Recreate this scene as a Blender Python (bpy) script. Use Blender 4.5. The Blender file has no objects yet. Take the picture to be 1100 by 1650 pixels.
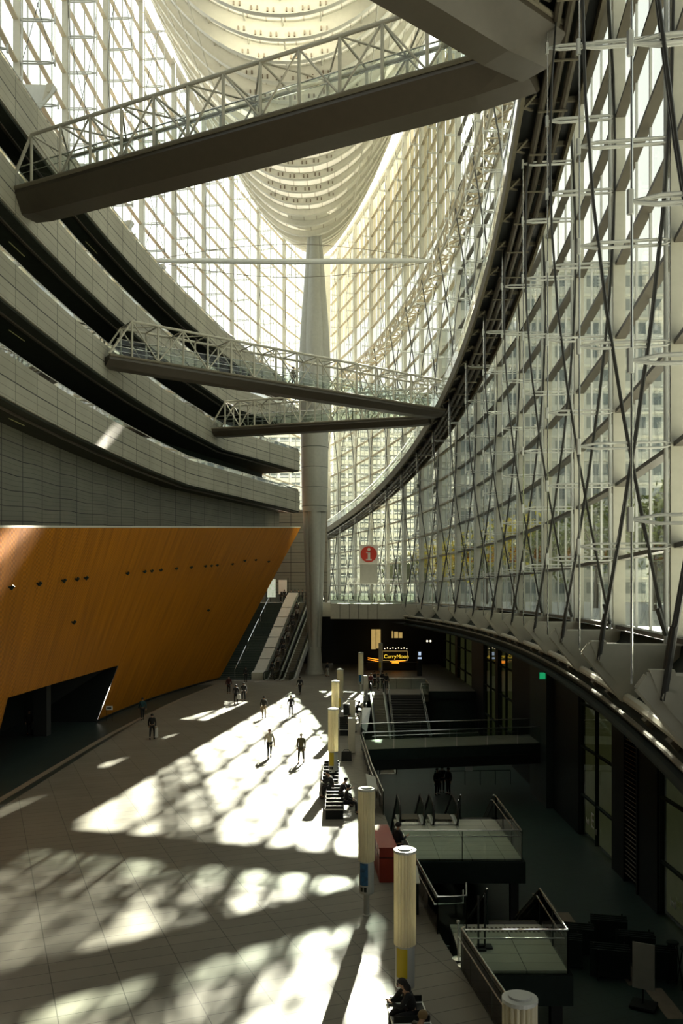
import bpy, math, random
from mathutils import Vector, Matrix
random.seed(7)
S = bpy.context.scene
COL = S.collection
R = math.radians

# ---------------------------------------------------------------- camera, sky, sun, exposure
EYE = 9.8
cam_d = bpy.data.cameras.new('camera'); cam = bpy.data.objects.new('camera', cam_d); COL.objects.link(cam)
cam.location = (0, 0, EYE); cam.rotation_euler = (R(90), 0, 0)
cam_d.sensor_fit = 'VERTICAL'; cam_d.sensor_height = 36; cam_d.sensor_width = 24
FPX = 1425.0; HOR = 955.0
cam_d.lens = FPX / 1650 * 36
cam_d.shift_y = (HOR - 825) / 1650
cam_d.clip_end = 2000; cam_d.clip_start = 0.1
S.camera = cam
S.view_settings.view_transform = 'Standard'; S.view_settings.look = 'None'
S.view_settings.gamma = 1; S.view_settings.use_curve_mapping = False
S.view_settings.exposure = 0.0
cy = S.cycles
cy.use_denoising = True
cy.max_bounces = 7; cy.diffuse_bounces = 4; cy.glossy_bounces = 3; cy.transmission_bounces = 3
cy.transparent_max_bounces = 20
cy.sample_clamp_indirect = 6; cy.sample_clamp_direct = 0
cy.caustics_reflective = False; cy.caustics_refractive = False

SUN = Vector((.144, 1, .526)).normalized()
sd = bpy.data.lights.new('sun', 'SUN'); so = bpy.data.objects.new('sun', sd); COL.objects.link(so)
sd.energy = 140; sd.angle = R(.53); sd.color = (1, .93, .79)
so.rotation_euler = SUN.to_track_quat('Z', 'Y').to_euler(); so.location = (20, 150, 90)

W = bpy.data.worlds.new('sky'); S.world = W; W.use_nodes = True
nt = W.node_tree; nt.nodes.clear()
def nn(t, ty, **kw):
    n = t.nodes.new(ty)
    for k, v in kw.items():
        if k.startswith('i_'):
            n.inputs[k[2:].replace('_', ' ')].default_value = v
        else: setattr(n, k, v)
    return n
tc = nn(nt, 'ShaderNodeTexCoord')
vd = nn(nt, 'ShaderNodeVectorMath', operation='DOT_PRODUCT'); vd.inputs[1].default_value = SUN
nrm = nn(nt, 'ShaderNodeVectorMath', operation='NORMALIZE')
nt.links.new(tc.outputs['Generated'], nrm.inputs[0]); nt.links.new(nrm.outputs[0], vd.inputs[0])
def powmul(p, m):
    a = nn(nt, 'ShaderNodeMath', operation='MAXIMUM'); a.inputs[1].default_value = 0
    nt.links.new(vd.outputs['Value'], a.inputs[0])
    b = nn(nt, 'ShaderNodeMath', operation='POWER'); b.inputs[1].default_value = p
    nt.links.new(a.outputs[0], b.inputs[0])
    c = nn(nt, 'ShaderNodeMath', operation='MULTIPLY'); c.inputs[1].default_value = m
    nt.links.new(b.outputs[0], c.inputs[0]); return c
g1 = powmul(12, 1.0); g2 = powmul(3000, 6.0); g3 = powmul(60000, 60.0)
ad = nn(nt, 'ShaderNodeMath', operation='ADD'); nt.links.new(g1.outputs[0], ad.inputs[0]); nt.links.new(g2.outputs[0], ad.inputs[1])
ad2 = nn(nt, 'ShaderNodeMath', operation='ADD'); nt.links.new(ad.outputs[0], ad2.inputs[0]); nt.links.new(g3.outputs[0], ad2.inputs[1])
sx = nn(nt, 'ShaderNodeSeparateXYZ'); nt.links.new(nrm.outputs[0], sx.inputs[0])
rp = nn(nt, 'ShaderNodeValToRGB'); nt.links.new(sx.outputs['Z'], rp.inputs[0])
e = rp.color_ramp.elements
e[0].position = 0; e[0].color = (.95, .93, .83, 1); e[1].position = .8; e[1].color = (.72, .80, .84, 1)
bg1 = nn(nt, 'ShaderNodeBackground'); bg1.inputs[1].default_value = 1.85; nt.links.new(rp.outputs[0], bg1.inputs[0])
bg2 = nn(nt, 'ShaderNodeBackground'); bg2.inputs[0].default_value = (1, .93, .78, 1); nt.links.new(ad2.outputs[0], bg2.inputs[1])
ash = nn(nt, 'ShaderNodeAddShader'); nt.links.new(bg1.outputs[0], ash.inputs[0]); nt.links.new(bg2.outputs[0], ash.inputs[1])
wo = nn(nt, 'ShaderNodeOutputWorld'); nt.links.new(ash.outputs[0], wo.inputs[0])

# ---------------------------------------------------------------- helpers
def fp(px, py, z=0.0):
    "floor point under an image direction"
    Y = FPX * (EYE - z) / (py - HOR); return ((px - 550) / FPX * Y, Y)

class MB:
    def __init__(s): s.v = []; s.f = []; s.uv = []; s.mi = []
    def face(s, pts, uv=None, m=0):
        n = len(s.v); s.v += [tuple(p) for p in pts]; s.f.append(tuple(range(n, n + len(pts))))
        s.uv.append(uv); s.mi.append(m)
    def idx(s, pts, faces, m=0):
        n = len(s.v); s.v += [tuple(p) for p in pts]
        for f in faces: s.f.append(tuple(i + n for i in f)); s.uv.append(None); s.mi.append(m)
    def box(s, x0, y0, z0, x1, y1, z1, m=0, rz=0, c=None):
        p = [(x0,y0,z0),(x1,y0,z0),(x1,y1,z0),(x0,y1,z0),(x0,y0,z1),(x1,y0,z1),(x1,y1,z1),(x0,y1,z1)]
        if rz:
            cx, cy_ = c if c else ((x0+x1)/2, (y0+y1)/2); a, b = math.cos(rz), math.sin(rz)
            p = [(cx+(x-cx)*a-(y-cy_)*b, cy_+(x-cx)*b+(y-cy_)*a, z) for x, y, z in p]
        s.idx(p, [(0,3,2,1),(4,5,6,7),(0,1,5,4),(1,2,6,5),(2,3,7,6),(3,0,4,7)], m)
    def beam(s, a, b, w, h, up=(0,0,1), m=0):
        a, b = Vector(a), Vector(b); d = (b-a).normalized(); u = Vector(up)
        if abs(d.dot(u)) > .98: u = Vector((0,1,0)) if abs(d.y) < .9 else Vector((1,0,0))
        sd_ = d.cross(u).normalized(); u2 = sd_.cross(d).normalized()
        p = []
        for e_ in (a, b):
            for i, j in ((-1,-1),(1,-1),(1,1),(-1,1)): p.append(e_ + sd_*(i*w/2) + u2*(j*h/2))
        s.idx(p, [(3,2,1,0),(4,5,6,7),(0,1,5,4),(1,2,6,5),(2,3,7,6),(3,0,4,7)], m)
    def tube(s, pts, r, n=8, m=0, cap=True, rs=None):
        pts = [Vector(p) for p in pts]; rings = []; prev = None
        for i, p in enumerate(pts):
            d = (pts[min(i+1, len(pts)-1)] - pts[max(i-1, 0)])
            d = d.normalized() if d.length > 1e-9 else Vector((0,0,1))
            if prev is None:
                u = Vector((0,0,1)) if abs(d.z) < .9 else Vector((0,1,0)); a = d.cross(u).normalized()
            else: a = (prev - d*prev.dot(d)).normalized()
            prev = a; b = d.cross(a); rr = rs[i] if rs else r
            rings.append([p + a*(rr*math.cos(2*math.pi*k/n)) + b*(rr*math.sin(2*math.pi*k/n)) for k in range(n)])
        fs = []
        for i in range(len(rings)-1):
            for k in range(n): fs.append((i*n+k, i*n+(k+1)%n, (i+1)*n+(k+1)%n, (i+1)*n+k))
        if cap: fs.append(tuple(range(n-1, -1, -1))); fs.append(tuple((len(rings)-1)*n+k for k in range(n)))
        s.idx([p for r_ in rings for p in r_], fs, m)
    def prism(s, poly, vec, m=0):
        n = len(poly); v = Vector(vec); A = [Vector(p) for p in poly]
        s.idx(A + [p+v for p in A], [tuple(range(n-1,-1,-1)), tuple(range(n, 2*n))] + [(i,(i+1)%n,(i+1)%n+n,i+n) for i in range(n)], m)
    def lathe(s, prof, c=(0,0,0), n=24, m=0, sx=1, sy=1):
        pts = []; fs = []
        for r, z in prof:
            for k in range(n): pts.append((c[0]+r*sx*math.cos(2*math.pi*k/n), c[1]+r*sy*math.sin(2*math.pi*k/n), c[2]+z))
        for i in range(len(prof)-1):
            for k in range(n): fs.append((i*n+k, i*n+(k+1)%n, (i+1)*n+(k+1)%n, (i+1)*n+k))
        fs.append(tuple(range(n-1,-1,-1))); fs.append(tuple((len(prof)-1)*n+k for k in range(n)))
        s.idx(pts, fs, m)
    def loft(s, secs, m=0, closed=True, uvs=None, cap=True):
        "secs: list of lists of points"
        n = len(secs[0]); base = len(s.v)
        for sc in secs: s.v += [tuple(p) for p in sc]
        for i in range(len(secs)-1):
            for k in range(n if closed else n-1):
                k2 = (k+1) % n
                s.f.append((base+i*n+k, base+i*n+k2, base+(i+1)*n+k2, base+(i+1)*n+k)); s.mi.append(m)
                s.uv.append([uvs[i][k], uvs[i][k2], uvs[i+1][k2], uvs[i+1][k]] if uvs else None)
        if closed and cap:
            s.f.append(tuple(base+k for k in range(n-1,-1,-1))); s.uv.append(None); s.mi.append(m)
            s.f.append(tuple(base+(len(secs)-1)*n+k for k in range(n))); s.uv.append(None); s.mi.append(m)
    def build(s, name, mat, parent=None, smooth=False):
        me = bpy.data.meshes.new(name); me.from_pydata(s.v, [], s.f)
        ms = mat if isinstance(mat, (list, tuple)) else [mat]
        for x in ms: me.materials.append(x)
        if any(u is not None for u in s.uv):
            L = me.uv_layers.new(name='UVMap').data; k = 0
            for f, u in zip(s.f, s.uv):
                for j in range(len(f)):
                    if u is not None: L[k].uv = u[j]
                    k += 1
        if len(ms) > 1: me.polygons.foreach_set('material_index', s.mi)
        if smooth: me.polygons.foreach_set('use_smooth', [True]*len(me.polygons))
        me.update()
        o = bpy.data.objects.new(name, me); COL.objects.link(o)
        if parent is not None: adopt(o, parent)
        return o
def wm(o):
    return (wm(o.parent) @ o.matrix_parent_inverse if o.parent else Matrix()) @ Matrix.LocRotScale(o.location, o.rotation_euler, o.scale)
def adopt(o, parent):
    o.parent = parent; o.matrix_parent_inverse = wm(parent).inverted()
def tag(o, label=None, cat=None, group=None, kind=None):
    if label: o['label'] = label
    if cat: o['category'] = cat
    if group: o['group'] = group
    if kind: o['kind'] = kind
    return o
def thing(name, loc, label, cat, group=None, kind=None, rz=0):
    o = bpy.data.objects.new(name, None); COL.objects.link(o); o.location = loc; o.rotation_euler = (0,0,rz)
    o.empty_display_size = .2
    return tag(o, label, cat, group, kind)
def copy_tree(o, parent=None):
    c = o.copy(); COL.objects.link(c)
    if parent is not None: c.parent = parent
    for ch in list(o.children): copy_tree(ch, c)
    return c
ORD = ['first','second','third','fourth','fifth','sixth','seventh','eighth','ninth','tenth','eleventh','twelfth','thirteenth','fourteenth','fifteenth','sixteenth','seventeenth','eighteenth','nineteenth','twentieth']

# ---------------------------------------------------------------- materials
def mat(name, col, rough=.6, metal=0, var=.12, scale=3.0, bump=0, emit=None, es=0, transl=0, spec=.5):
    m = bpy.data.materials.new(name); m.use_nodes = True; t = m.node_tree; b = t.nodes['Principled BSDF']
    b.inputs['Roughness'].default_value = rough; b.inputs['Metallic'].default_value = metal
    b.inputs['Specular IOR Level'].default_value = spec
    co = nn(t, 'ShaderNodeTexCoord'); no = nn(t, 'ShaderNodeTexNoise'); no.inputs['Scale'].default_value = scale; no.inputs['Detail'].default_value = 3
    t.links.new(co.outputs['Object'], no.inputs['Vector'])
    r = nn(t, 'ShaderNodeValToRGB'); t.links.new(no.outputs['Fac'], r.inputs[0])
    a = r.color_ramp.elements; a[0].position = .3; a[1].position = .7
    a[0].color = tuple(c*(1-var) for c in col) + (1,); a[1].color = tuple(min(1, c*(1+var)) for c in col) + (1,)
    t.links.new(r.outputs[0], b.inputs['Base Color'])
    if bump:
        bn = nn(t, 'ShaderNodeBump'); bn.inputs['Strength'].default_value = bump; t.links.new(no.outputs['Fac'], bn.inputs['Height']); t.links.new(bn.outputs[0], b.inputs['Normal'])
    if emit: b.inputs['Emission Color'].default_value = emit + (1,); b.inputs['Emission Strength'].default_value = es
    if transl:
        tr = nn(t, 'ShaderNodeBsdfTranslucent'); t.links.new(r.outputs[0], tr.inputs[0])
        mx = nn(t, 'ShaderNodeMixShader'); mx.inputs[0].default_value = transl
        t.links.new(b.outputs[0], mx.inputs[1]); t.links.new(tr.outputs[0], mx.inputs[2])
        t.links.new(mx.outputs[0], t.nodes['Material Output'].inputs[0])
    return m
def glass(name, tint, refl=1.0, rough=.03):
    m = bpy.data.materials.new(name); m.use_nodes = True; t = m.node_tree; t.nodes.clear()
    tr = nn(t, 'ShaderNodeBsdfTransparent'); gl = nn(t, 'ShaderNodeBsdfGlossy'); gl.inputs['Roughness'].default_value = rough
    no = nn(t, 'ShaderNodeTexNoise'); no.inputs['Scale'].default_value = .6
    r = nn(t, 'ShaderNodeValToRGB'); t.links.new(no.outputs['Fac'], r.inputs[0])
    r.color_ramp.elements[0].color = tuple(c*.95 for c in tint)+(1,); r.color_ramp.elements[1].color = tint+(1,)
    t.links.new(r.outputs[0], tr.inputs[0])
    fr = nn(t, 'ShaderNodeFresnel'); fr.inputs[0].default_value = 1.45
    mu = nn(t, 'ShaderNodeMath', operation='MULTIPLY'); mu.inputs[1].default_value = refl; t.links.new(fr.outputs[0], mu.inputs[0])
    mx = nn(t, 'ShaderNodeMixShader'); t.links.new(mu.outputs[0], mx.inputs[0]); t.links.new(tr.outputs[0], mx.inputs[1]); t.links.new(gl.outputs[0], mx.inputs[2])
    o = nn(t, 'ShaderNodeOutputMaterial'); t.links.new(mx.outputs[0], o.inputs[0]); return m
def brickmat(name, c1, c2, cm, bw, bh, mortar, rough=.6, uv=True, rot=0, offset=.5, spec=.5, bias=0, transl=0, fine=0):
    m = bpy.data.materials.new(name); m.use_nodes = True; t = m.node_tree; b = t.nodes['Principled BSDF']
    b.inputs['Roughness'].default_value = rough; b.inputs['Specular IOR Level'].default_value = spec
    co = nn(t, 'ShaderNodeTexCoord'); mp = nn(t, 'ShaderNodeMapping'); mp.inputs['Rotation'].default_value = (0,0,rot)
    t.links.new(co.outputs['UV' if uv else 'Object'], mp.inputs[0])
    br = nn(t, 'ShaderNodeTexBrick', offset=offset, squash=1.0); br.inputs['Scale'].default_value = 1
    br.inputs['Color1'].default_value = c1+(1,); br.inputs['Color2'].default_value = c2+(1,); br.inputs['Mortar'].default_value = cm+(1,)
    br.inputs['Mortar Size'].default_value = mortar; br.inputs['Brick Width'].default_value = bw; br.inputs['Row Height'].default_value = bh
    br.inputs['Mortar Smooth'].default_value = .1; br.inputs['Bias'].default_value = bias
    t.links.new(mp.outputs[0], br.inputs['Vector'])
    no = nn(t, 'ShaderNodeTexNoise'); no.inputs['Scale'].default_value = .35; no.inputs['Detail'].default_value = 6; t.links.new(mp.outputs[0], no.inputs['Vector'])
    mr = nn(t, 'ShaderNodeMapRange'); mr.inputs['From Min'].default_value = .3; mr.inputs['From Max'].default_value = .7; mr.inputs['To Min'].default_value = .86; mr.inputs['To Max'].default_value = 1.1
    t.links.new(no.outputs['Fac'], mr.inputs[0])
    mu = nn(t, 'ShaderNodeVectorMath', operation='SCALE'); t.links.new(br.outputs['Color'], mu.inputs[0]); t.links.new(mr.outputs[0], mu.inputs['Scale'])
    last = mu
    if fine:
        br2 = nn(t, 'ShaderNodeTexBrick', offset=0, squash=1.0); br2.inputs['Scale'].default_value = 1
        br2.inputs['Color1'].default_value = (1,1,1,1); br2.inputs['Color2'].default_value = (1,1,1,1); br2.inputs['Mortar'].default_value = (.6,.6,.6,1)
        br2.inputs['Mortar Size'].default_value = mortar*.6; br2.inputs['Brick Width'].default_value = bw; br2.inputs['Row Height'].default_value = fine
        t.links.new(mp.outputs[0], br2.inputs['Vector'])
        m2 = nn(t, 'ShaderNodeVectorMath', operation='MULTIPLY'); t.links.new(mu.outputs[0], m2.inputs[0]); t.links.new(br2.outputs['Color'], m2.inputs[1]); last = m2
    t.links.new(last.outputs[0], b.inputs['Base Color'])
    if transl:
        tr = nn(t, 'ShaderNodeBsdfTranslucent'); t.links.new(last.outputs[0], tr.inputs[0])
        mx = nn(t, 'ShaderNodeMixShader'); mx.inputs[0].default_value = transl
        t.links.new(b.outputs[0], mx.inputs[1]); t.links.new(tr.outputs[0], mx.inputs[2]); t.links.new(mx.outputs[0], t.nodes['Material Output'].inputs[0])
    return m

TILT = R(22.1)
M = dict(
 floor=brickmat('paving', (.19,.176,.143), (.17,.157,.128), (.07,.065,.05), 1.61, .63, .014, rough=.45, uv=False, rot=-TILT, offset=0, spec=.22),
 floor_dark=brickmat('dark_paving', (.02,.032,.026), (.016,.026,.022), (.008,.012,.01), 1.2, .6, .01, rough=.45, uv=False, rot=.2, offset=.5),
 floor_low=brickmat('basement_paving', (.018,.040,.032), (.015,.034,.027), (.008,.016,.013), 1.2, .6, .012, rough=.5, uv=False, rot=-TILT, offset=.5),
 inlay=mat('inlay_stone', (.2,.165,.12), .5),
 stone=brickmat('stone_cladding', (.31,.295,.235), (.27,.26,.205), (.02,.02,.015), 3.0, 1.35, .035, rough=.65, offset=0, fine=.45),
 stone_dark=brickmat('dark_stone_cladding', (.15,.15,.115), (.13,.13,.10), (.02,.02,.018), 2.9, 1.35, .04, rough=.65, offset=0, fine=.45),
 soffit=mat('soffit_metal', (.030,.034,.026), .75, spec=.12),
 dark=mat('dark_metal', (.014,.024,.020), .7, spec=.2),
 black=mat('black_metal', (.008,.010,.009), .5, spec=.3),
 bronze=mat('bridge_deck_metal', (.058,.048,.034), .45, var=.06),
 steel=mat('cream_steel', (.46,.44,.36), .65, var=.05, spec=.2),
 steelg=mat('grey_steel', (.50,.51,.48), .4, var=.05),
 steel_d=mat('brown_steel', (.15,.135,.10), .75, var=.08, spec=.15),
 transom_shaded=mat('shaded_tan_transom', (.075,.066,.05), .5, var=.08),  # tan transom with the shade of its underside put into the colour
 transom_lit=mat('sunlit_tan_transom', (.46,.40,.28), .5, var=.05),  # tan transom lightened, sunlight and bloom painted into its colour
 tan=mat('tan_transom', (.36,.31,.21), .5, var=.06),
 chrome=mat('brushed_steel', (.75,.76,.72), .25, metal=.9, var=.05),
 cable=mat('dark_cable', (.03,.03,.026), .5),
 hull=brickmat('hull_panels', (.64,.62,.53), (.60,.58,.49), (.34,.31,.24), 1.45, 1.2, .05, rough=.55, offset=.5, transl=.05),
 rib=mat('hull_rib_paint', (.66,.64,.56), .5, var=.04, transl=.04),
 column=mat('column_paint', (.31,.31,.27), .45, var=.05),
 anchor=mat('anchor_brown', (.16,.12,.08), .5),
 glass=glass('wall_glass', (.62,.66,.62), .35),
 glass_l=glass('clear_glass', (.90,.94,.91), .7),
 rail_glass=glass('balustrade_glass', (.82,.88,.84), 1.0),
 landing=brickmat('landing_stone', (.52,.53,.44), (.48,.49,.41), (.15,.15,.13), 1.2, .6, .012, rough=.5, uv=False, offset=0, spec=.2),
 smoke_glass=glass('dark_glass', (.45,.52,.46), .45),
 blind=mat('roller_blind', (.74,.70,.56), .8, var=.05, transl=.16),
 pale=mat('pale_panel', (.46,.45,.375), .5, var=.05),
 white=mat('white_paint', (.8,.8,.76), .5, var=.04),
 red=mat('red_panel', (.30,.035,.02), .45, var=.1),
 signred=mat('sign_red', (.62,.045,.02), .5, var=.02),
 signwhite=mat('sign_white', (.80,.76,.66), .5, var=.02),
 blue=mat('poster_blue', (.01,.09,.22), .5, var=.5, scale=9),
 yellow=mat('poster_yellow', (.55,.42,.01), .5, var=.05),
 lampshade=mat('fluted_lamp_cover', (.80,.74,.56), .35, var=.04, transl=.45),
 amber=mat('lit_window', (.5,.38,.15), .5, emit=(1,.68,.22), es=.42, var=.3, scale=1.2),
 amber_d=mat('dim_lit_window', (.10,.10,.04), .5, emit=(.62,.60,.22), es=.075, var=.5, scale=.7),
 neon=mat('orange_neon', (.8,.3,.05), .5, emit=(1,.30,.02), es=2.2),
 neony=mat('yellow_neon', (.8,.6,.05), .5, emit=(1,.68,.05), es=1.1),
 green=mat('green_light', (.05,.5,.2), .5, emit=(.02,.55,.2), es=.5),
 orange_l=mat('orange_light', (.5,.3,.05), .5, emit=(1,.45,.05), es=.5),
 bulb=mat('warm_bulb', (.9,.8,.6), .5, emit=(1,.8,.5), es=5),
 lcd=mat('lit_screen', (.5,.6,.8), .5, emit=(.6,.75,1), es=.8),
 redled=mat('red_led', (.8,.05,.05), .5, emit=(1,.03,.03), es=1.5),
 plaza=mat('plaza_paving', (.45,.44,.40), .7),
 bark=mat('bark', (.10,.075,.05), .9),
 leaf_y=mat('yellow_leaves', (.85,.66,.06), .7, var=.3, scale=.8, transl=.55),
 leaf_g=mat('green_leaves', (.24,.28,.08), .7, var=.5, scale=.8, transl=.5),
 bld=mat('pale_facade', (.36,.37,.33), .6, var=.08),
 bld2=mat('grey_facade', (.32,.33,.31), .6, var=.1),
 bldw=mat('facade_window', (.10,.12,.12), .2),
 skin=mat('skin', (.45,.27,.17), .55, var=.05, scale=8),
 hair=mat('black_hair', (.012,.010,.009), .5),
 eye=mat('eye_dark', (.01,.01,.01), .3),
 lip=mat('lip', (.35,.12,.09), .5),
)
# orange ribbed timber
def orange_mat():
    m = bpy.data.materials.new('orange_timber'); m.use_nodes = True; t = m.node_tree; b = t.nodes['Principled BSDF']
    b.inputs['Roughness'].default_value = .6; b.inputs['Specular IOR Level'].default_value = .15
    co = nn(t, 'ShaderNodeTexCoord'); sp = nn(t, 'ShaderNodeSeparateXYZ'); t.links.new(co.outputs['UV'], sp.inputs[0])
    f = nn(t, 'ShaderNodeMath', operation='MULTIPLY'); f.inputs[1].default_value = 1/.16; t.links.new(sp.outputs[0], f.inputs[0])
    fr = nn(t, 'ShaderNodeMath', operation='PINGPONG'); fr.inputs[1].default_value = .5; t.links.new(f.outputs[0], fr.inputs[0])
    r = nn(t, 'ShaderNodeValToRGB'); t.links.new(fr.outputs[0], r.inputs[0])
    e_ = r.color_ramp.elements; e_[0].position = .06; e_[0].color = (.15,.045,.0,1); e_[1].position = .34; e_[1].color = (.46,.165,.001,1)
    mp = nn(t, 'ShaderNodeMapping'); mp.inputs['Scale'].default_value = (1.4,.12,1); t.links.new(co.outputs['UV'], mp.inputs[0])
    no = nn(t, 'ShaderNodeTexNoise'); no.inputs['Scale'].default_value = 1.6; no.inputs['Detail'].default_value = 4; t.links.new(mp.outputs[0], no.inputs['Vector'])
    mr = nn(t, 'ShaderNodeMapRange'); mr.inputs['From Min'].default_value = .3; mr.inputs['From Max'].default_value = .7; mr.inputs['To Min'].default_value = .72; mr.inputs['To Max'].default_value = 1.15
    t.links.new(no.outputs['Fac'], mr.inputs[0])
    mu = nn(t, 'ShaderNodeVectorMath', operation='SCALE'); t.links.new(r.outputs[0], mu.inputs[0]); t.links.new(mr.outputs[0], mu.inputs['Scale'])
    t.links.new(mu.outputs[0], b.inputs['Base Color'])
    bn = nn(t, 'ShaderNodeBump'); bn.inputs['Strength'].default_value = .5; bn.inputs['Distance'].default_value = .04
    t.links.new(fr.outputs[0], bn.inputs['Height']); t.links.new(bn.outputs[0], b.inputs['Normal'])
    return m
M['orange'] = orange_mat()

# plan curves of the two glass walls (they meet in a prow at Y=148)
def XR(Y): return 11.9 - .00188*(Y-63)**2
def NR(Y): return Vector((-1, -.00376*(Y-63), 0)).normalized()
def XL(Y): return -20.2 + .00224*(Y-63)**2
def NL(Y): return Vector((1, -.00448*(Y-63), 0)).normalized()
def RP(Y, off, z): return Vector((XR(Y), Y, z)) + NR(Y)*off
def LP(Y, off, z): return Vector((XL(Y), Y, z)) + NL(Y)*off
BASE = 8.5; EAVE = 66.0; RING = 42.0
LV = [11.0 + 2.6*k for k in range(21)]
# ================================================================ STRUCTURE
def lerp_pts(tab, y):
    for (a, xa), (b, xb) in zip(tab, tab[1:]):
        if y <= b: return xa + (xb-xa)*(y-a)/(b-a)
    return tab[-1][1]
EDGE = [(4,5.2),(12,4.3),(20.3,3.45),(24.8,2.87),(28,2.6),(33,2.2),(45,1.6),(56,1.3),(66,1.6),(80,2.3),(88,2.5)]
def XE(y): return lerp_pts(EDGE, y)
ys = [4,12,20.3,24.8,28,33,39,45,56,66,72,80,88]
def BX(s): return -18.6 + .0033*max(0, s-62)**2          # foot of the orange wall
def poly_slab(poly, z0, z1, name, m, parent=None, side=None):
    b = MB(); n = len(poly)
    b.face([(x,y,z1) for x,y in poly], m=0)
    b.face([(x,y,z0) for x,y in reversed(poly)], m=1)
    for i in range(n):
        (x0,y0),(x1,y1) = poly[i], poly[(i+1)%n]
        b.face([(x0,y0,z0),(x1,y1,z0),(x1,y1,z1),(x0,y0,z1)], m=1)
    return b.build(name, [m, side or M['dark']], parent)
tag(poly_slab([(-15.5,4)]+[(XE(y),y) for y in ys]+[(13.6,88),(13.6,125),(-15.5,125)], -.75, 0, 'floor', M['floor']), kind='structure')
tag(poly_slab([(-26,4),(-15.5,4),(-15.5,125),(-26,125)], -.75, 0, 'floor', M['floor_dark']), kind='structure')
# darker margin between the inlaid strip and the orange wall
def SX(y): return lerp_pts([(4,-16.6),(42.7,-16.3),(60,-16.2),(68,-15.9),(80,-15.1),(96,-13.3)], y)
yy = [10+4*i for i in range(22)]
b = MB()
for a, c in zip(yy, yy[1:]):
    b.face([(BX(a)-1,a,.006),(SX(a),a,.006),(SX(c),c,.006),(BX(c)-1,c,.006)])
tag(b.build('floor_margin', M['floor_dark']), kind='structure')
b = MB()
for a, c in zip(yy, yy[1:]):
    b.face([(SX(a),a,.012),(SX(a)+.38,a,.012),(SX(c)+.38,c,.012),(SX(c),c,.012)])
tag(b.build('trim_1', M['inlay']), kind='structure')
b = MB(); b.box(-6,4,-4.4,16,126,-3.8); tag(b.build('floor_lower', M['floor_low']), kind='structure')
b = MB()   # paler paving band on the lower floor
for i in range(5): b.box(8.6+.45*i, 40-2.4*i-2.2, -3.8, 9.2+.45*i, 40-2.4*i, -3.794)
tag(b.build('trim_2', M['inlay']), kind='structure')
# wall under the main floor edge
b = MB()
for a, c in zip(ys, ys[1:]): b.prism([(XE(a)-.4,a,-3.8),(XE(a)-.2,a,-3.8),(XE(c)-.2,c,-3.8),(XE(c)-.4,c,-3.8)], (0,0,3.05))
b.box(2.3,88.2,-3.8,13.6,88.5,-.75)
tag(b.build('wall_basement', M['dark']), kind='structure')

# lower right wall: dark bays, piers, louvres and dim lit windows
LW = 13.4
b = MB(); b.box(LW+.6,8,-3.8,LW+.9,126,8.2); tag(b.build('wall_lower_right', M['black']), kind='structure')
b = MB()
for y0, y1 in ((9,31.5),(37.4,39.7),(41.9,43.7),(49.8,55.6),(60.7,69.2),(75.5,76.8),(83.2,90.8),(102,104),(116,126)):
    b.box(LW-.06,y0,-3.8,LW+.6,y1,6.0)
tag(b.build('wall_piers', M['black']), kind='structure')
def bay(i, y0, y1, m, z0=-3.6, z1=5.9, nx=2, rows=(-1.5,1.2,3.6)):
    t = thing('window_%d' % i, (LW+.5, (y0+y1)/2, -3.8), None, None, kind='structure')
    g = MB(); g.box(LW+.30,y0,z0,LW+.40,y1,z1); g.build('lit_pane', m, t)
    f = MB()
    for r in rows: f.box(LW+.02,y0,r-.05,LW+.2,y1,r+.05)
    for k in range(nx+1):
        y = y0+(y1-y0)*k/nx; f.box(LW+.0,y-.05,z0,LW+.2,y+.05,z1)
    f.build('frame', M['dark'], t)
    p = MB(); p.face([(LW+.1,y0,z0),(LW+.1,y1,z0),(LW+.1,y1,z1),(LW+.1,y0,z1)]); p.build('pane', M['smoke_glass'], t)
wn = 100
for y0, y1, m in ((31.6,37.3,'amber_d'),(43.8,49.7,'amber_d'),(69.4,75.4,'amber_d'),(76.9,83,'amber_d'),(91,101.8,'amber_d'),(104.2,115.8,'amber_d')):
    bay(wn, y0, y1, M[m]); wn += 1
b = MB(); b.box(LW-.5,55.7,-3.8,LW+.2,60.6,6); tag(b.build('wall_pier', M['floor_dark']), kind='structure')
for y0, y1 in ((39.8,41.8),):
    t = thing('ventilation_louvre', (LW,(y0+y1)/2,-3.8), 'tall dark slatted louvre panel between the hall E1 glass and the next window', 'louvre')
    b = MB(); b.box(LW-.12,y0,-3.8,LW+.1,y0+.15,6); b.box(LW-.12,y1-.15,-3.8,LW+.1,y1,6); b.build('frame', M['black'], t)
    b = MB()
    for k in range(44): b.beam((LW,y0+.15,-3.4+.21*k),(LW,y1-.15,-3.4+.21*k),.16,.03,up=(.6,0,1))
    b.build('slat_panel', M['steel_d'], t)
def text_obj(s, size, loc, rot, m, name, parent=None, ext=.01):
    c = bpy.data.curves.new(name, 'FONT'); c.body = s; c.size = size; c.extrude = ext; c.materials.append(m); c.align_x = 'LEFT'
    tmp = bpy.data.objects.new(name, c); COL.objects.link(tmp); bpy.context.view_layer.update()
    me = bpy.data.meshes.new_from_object(tmp.evaluated_get(bpy.context.evaluated_depsgraph_get())); bpy.data.objects.remove(tmp); bpy.data.curves.remove(c)
    me.name = name; me.materials.clear(); me.materials.append(m)
    o = bpy.data.objects.new(name, me); COL.objects.link(o); o.location = loc; o.rotation_euler = rot
    if parent is not None: adopt(o, parent)
    return o
RW = (R(90), 0, R(-90))
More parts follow.
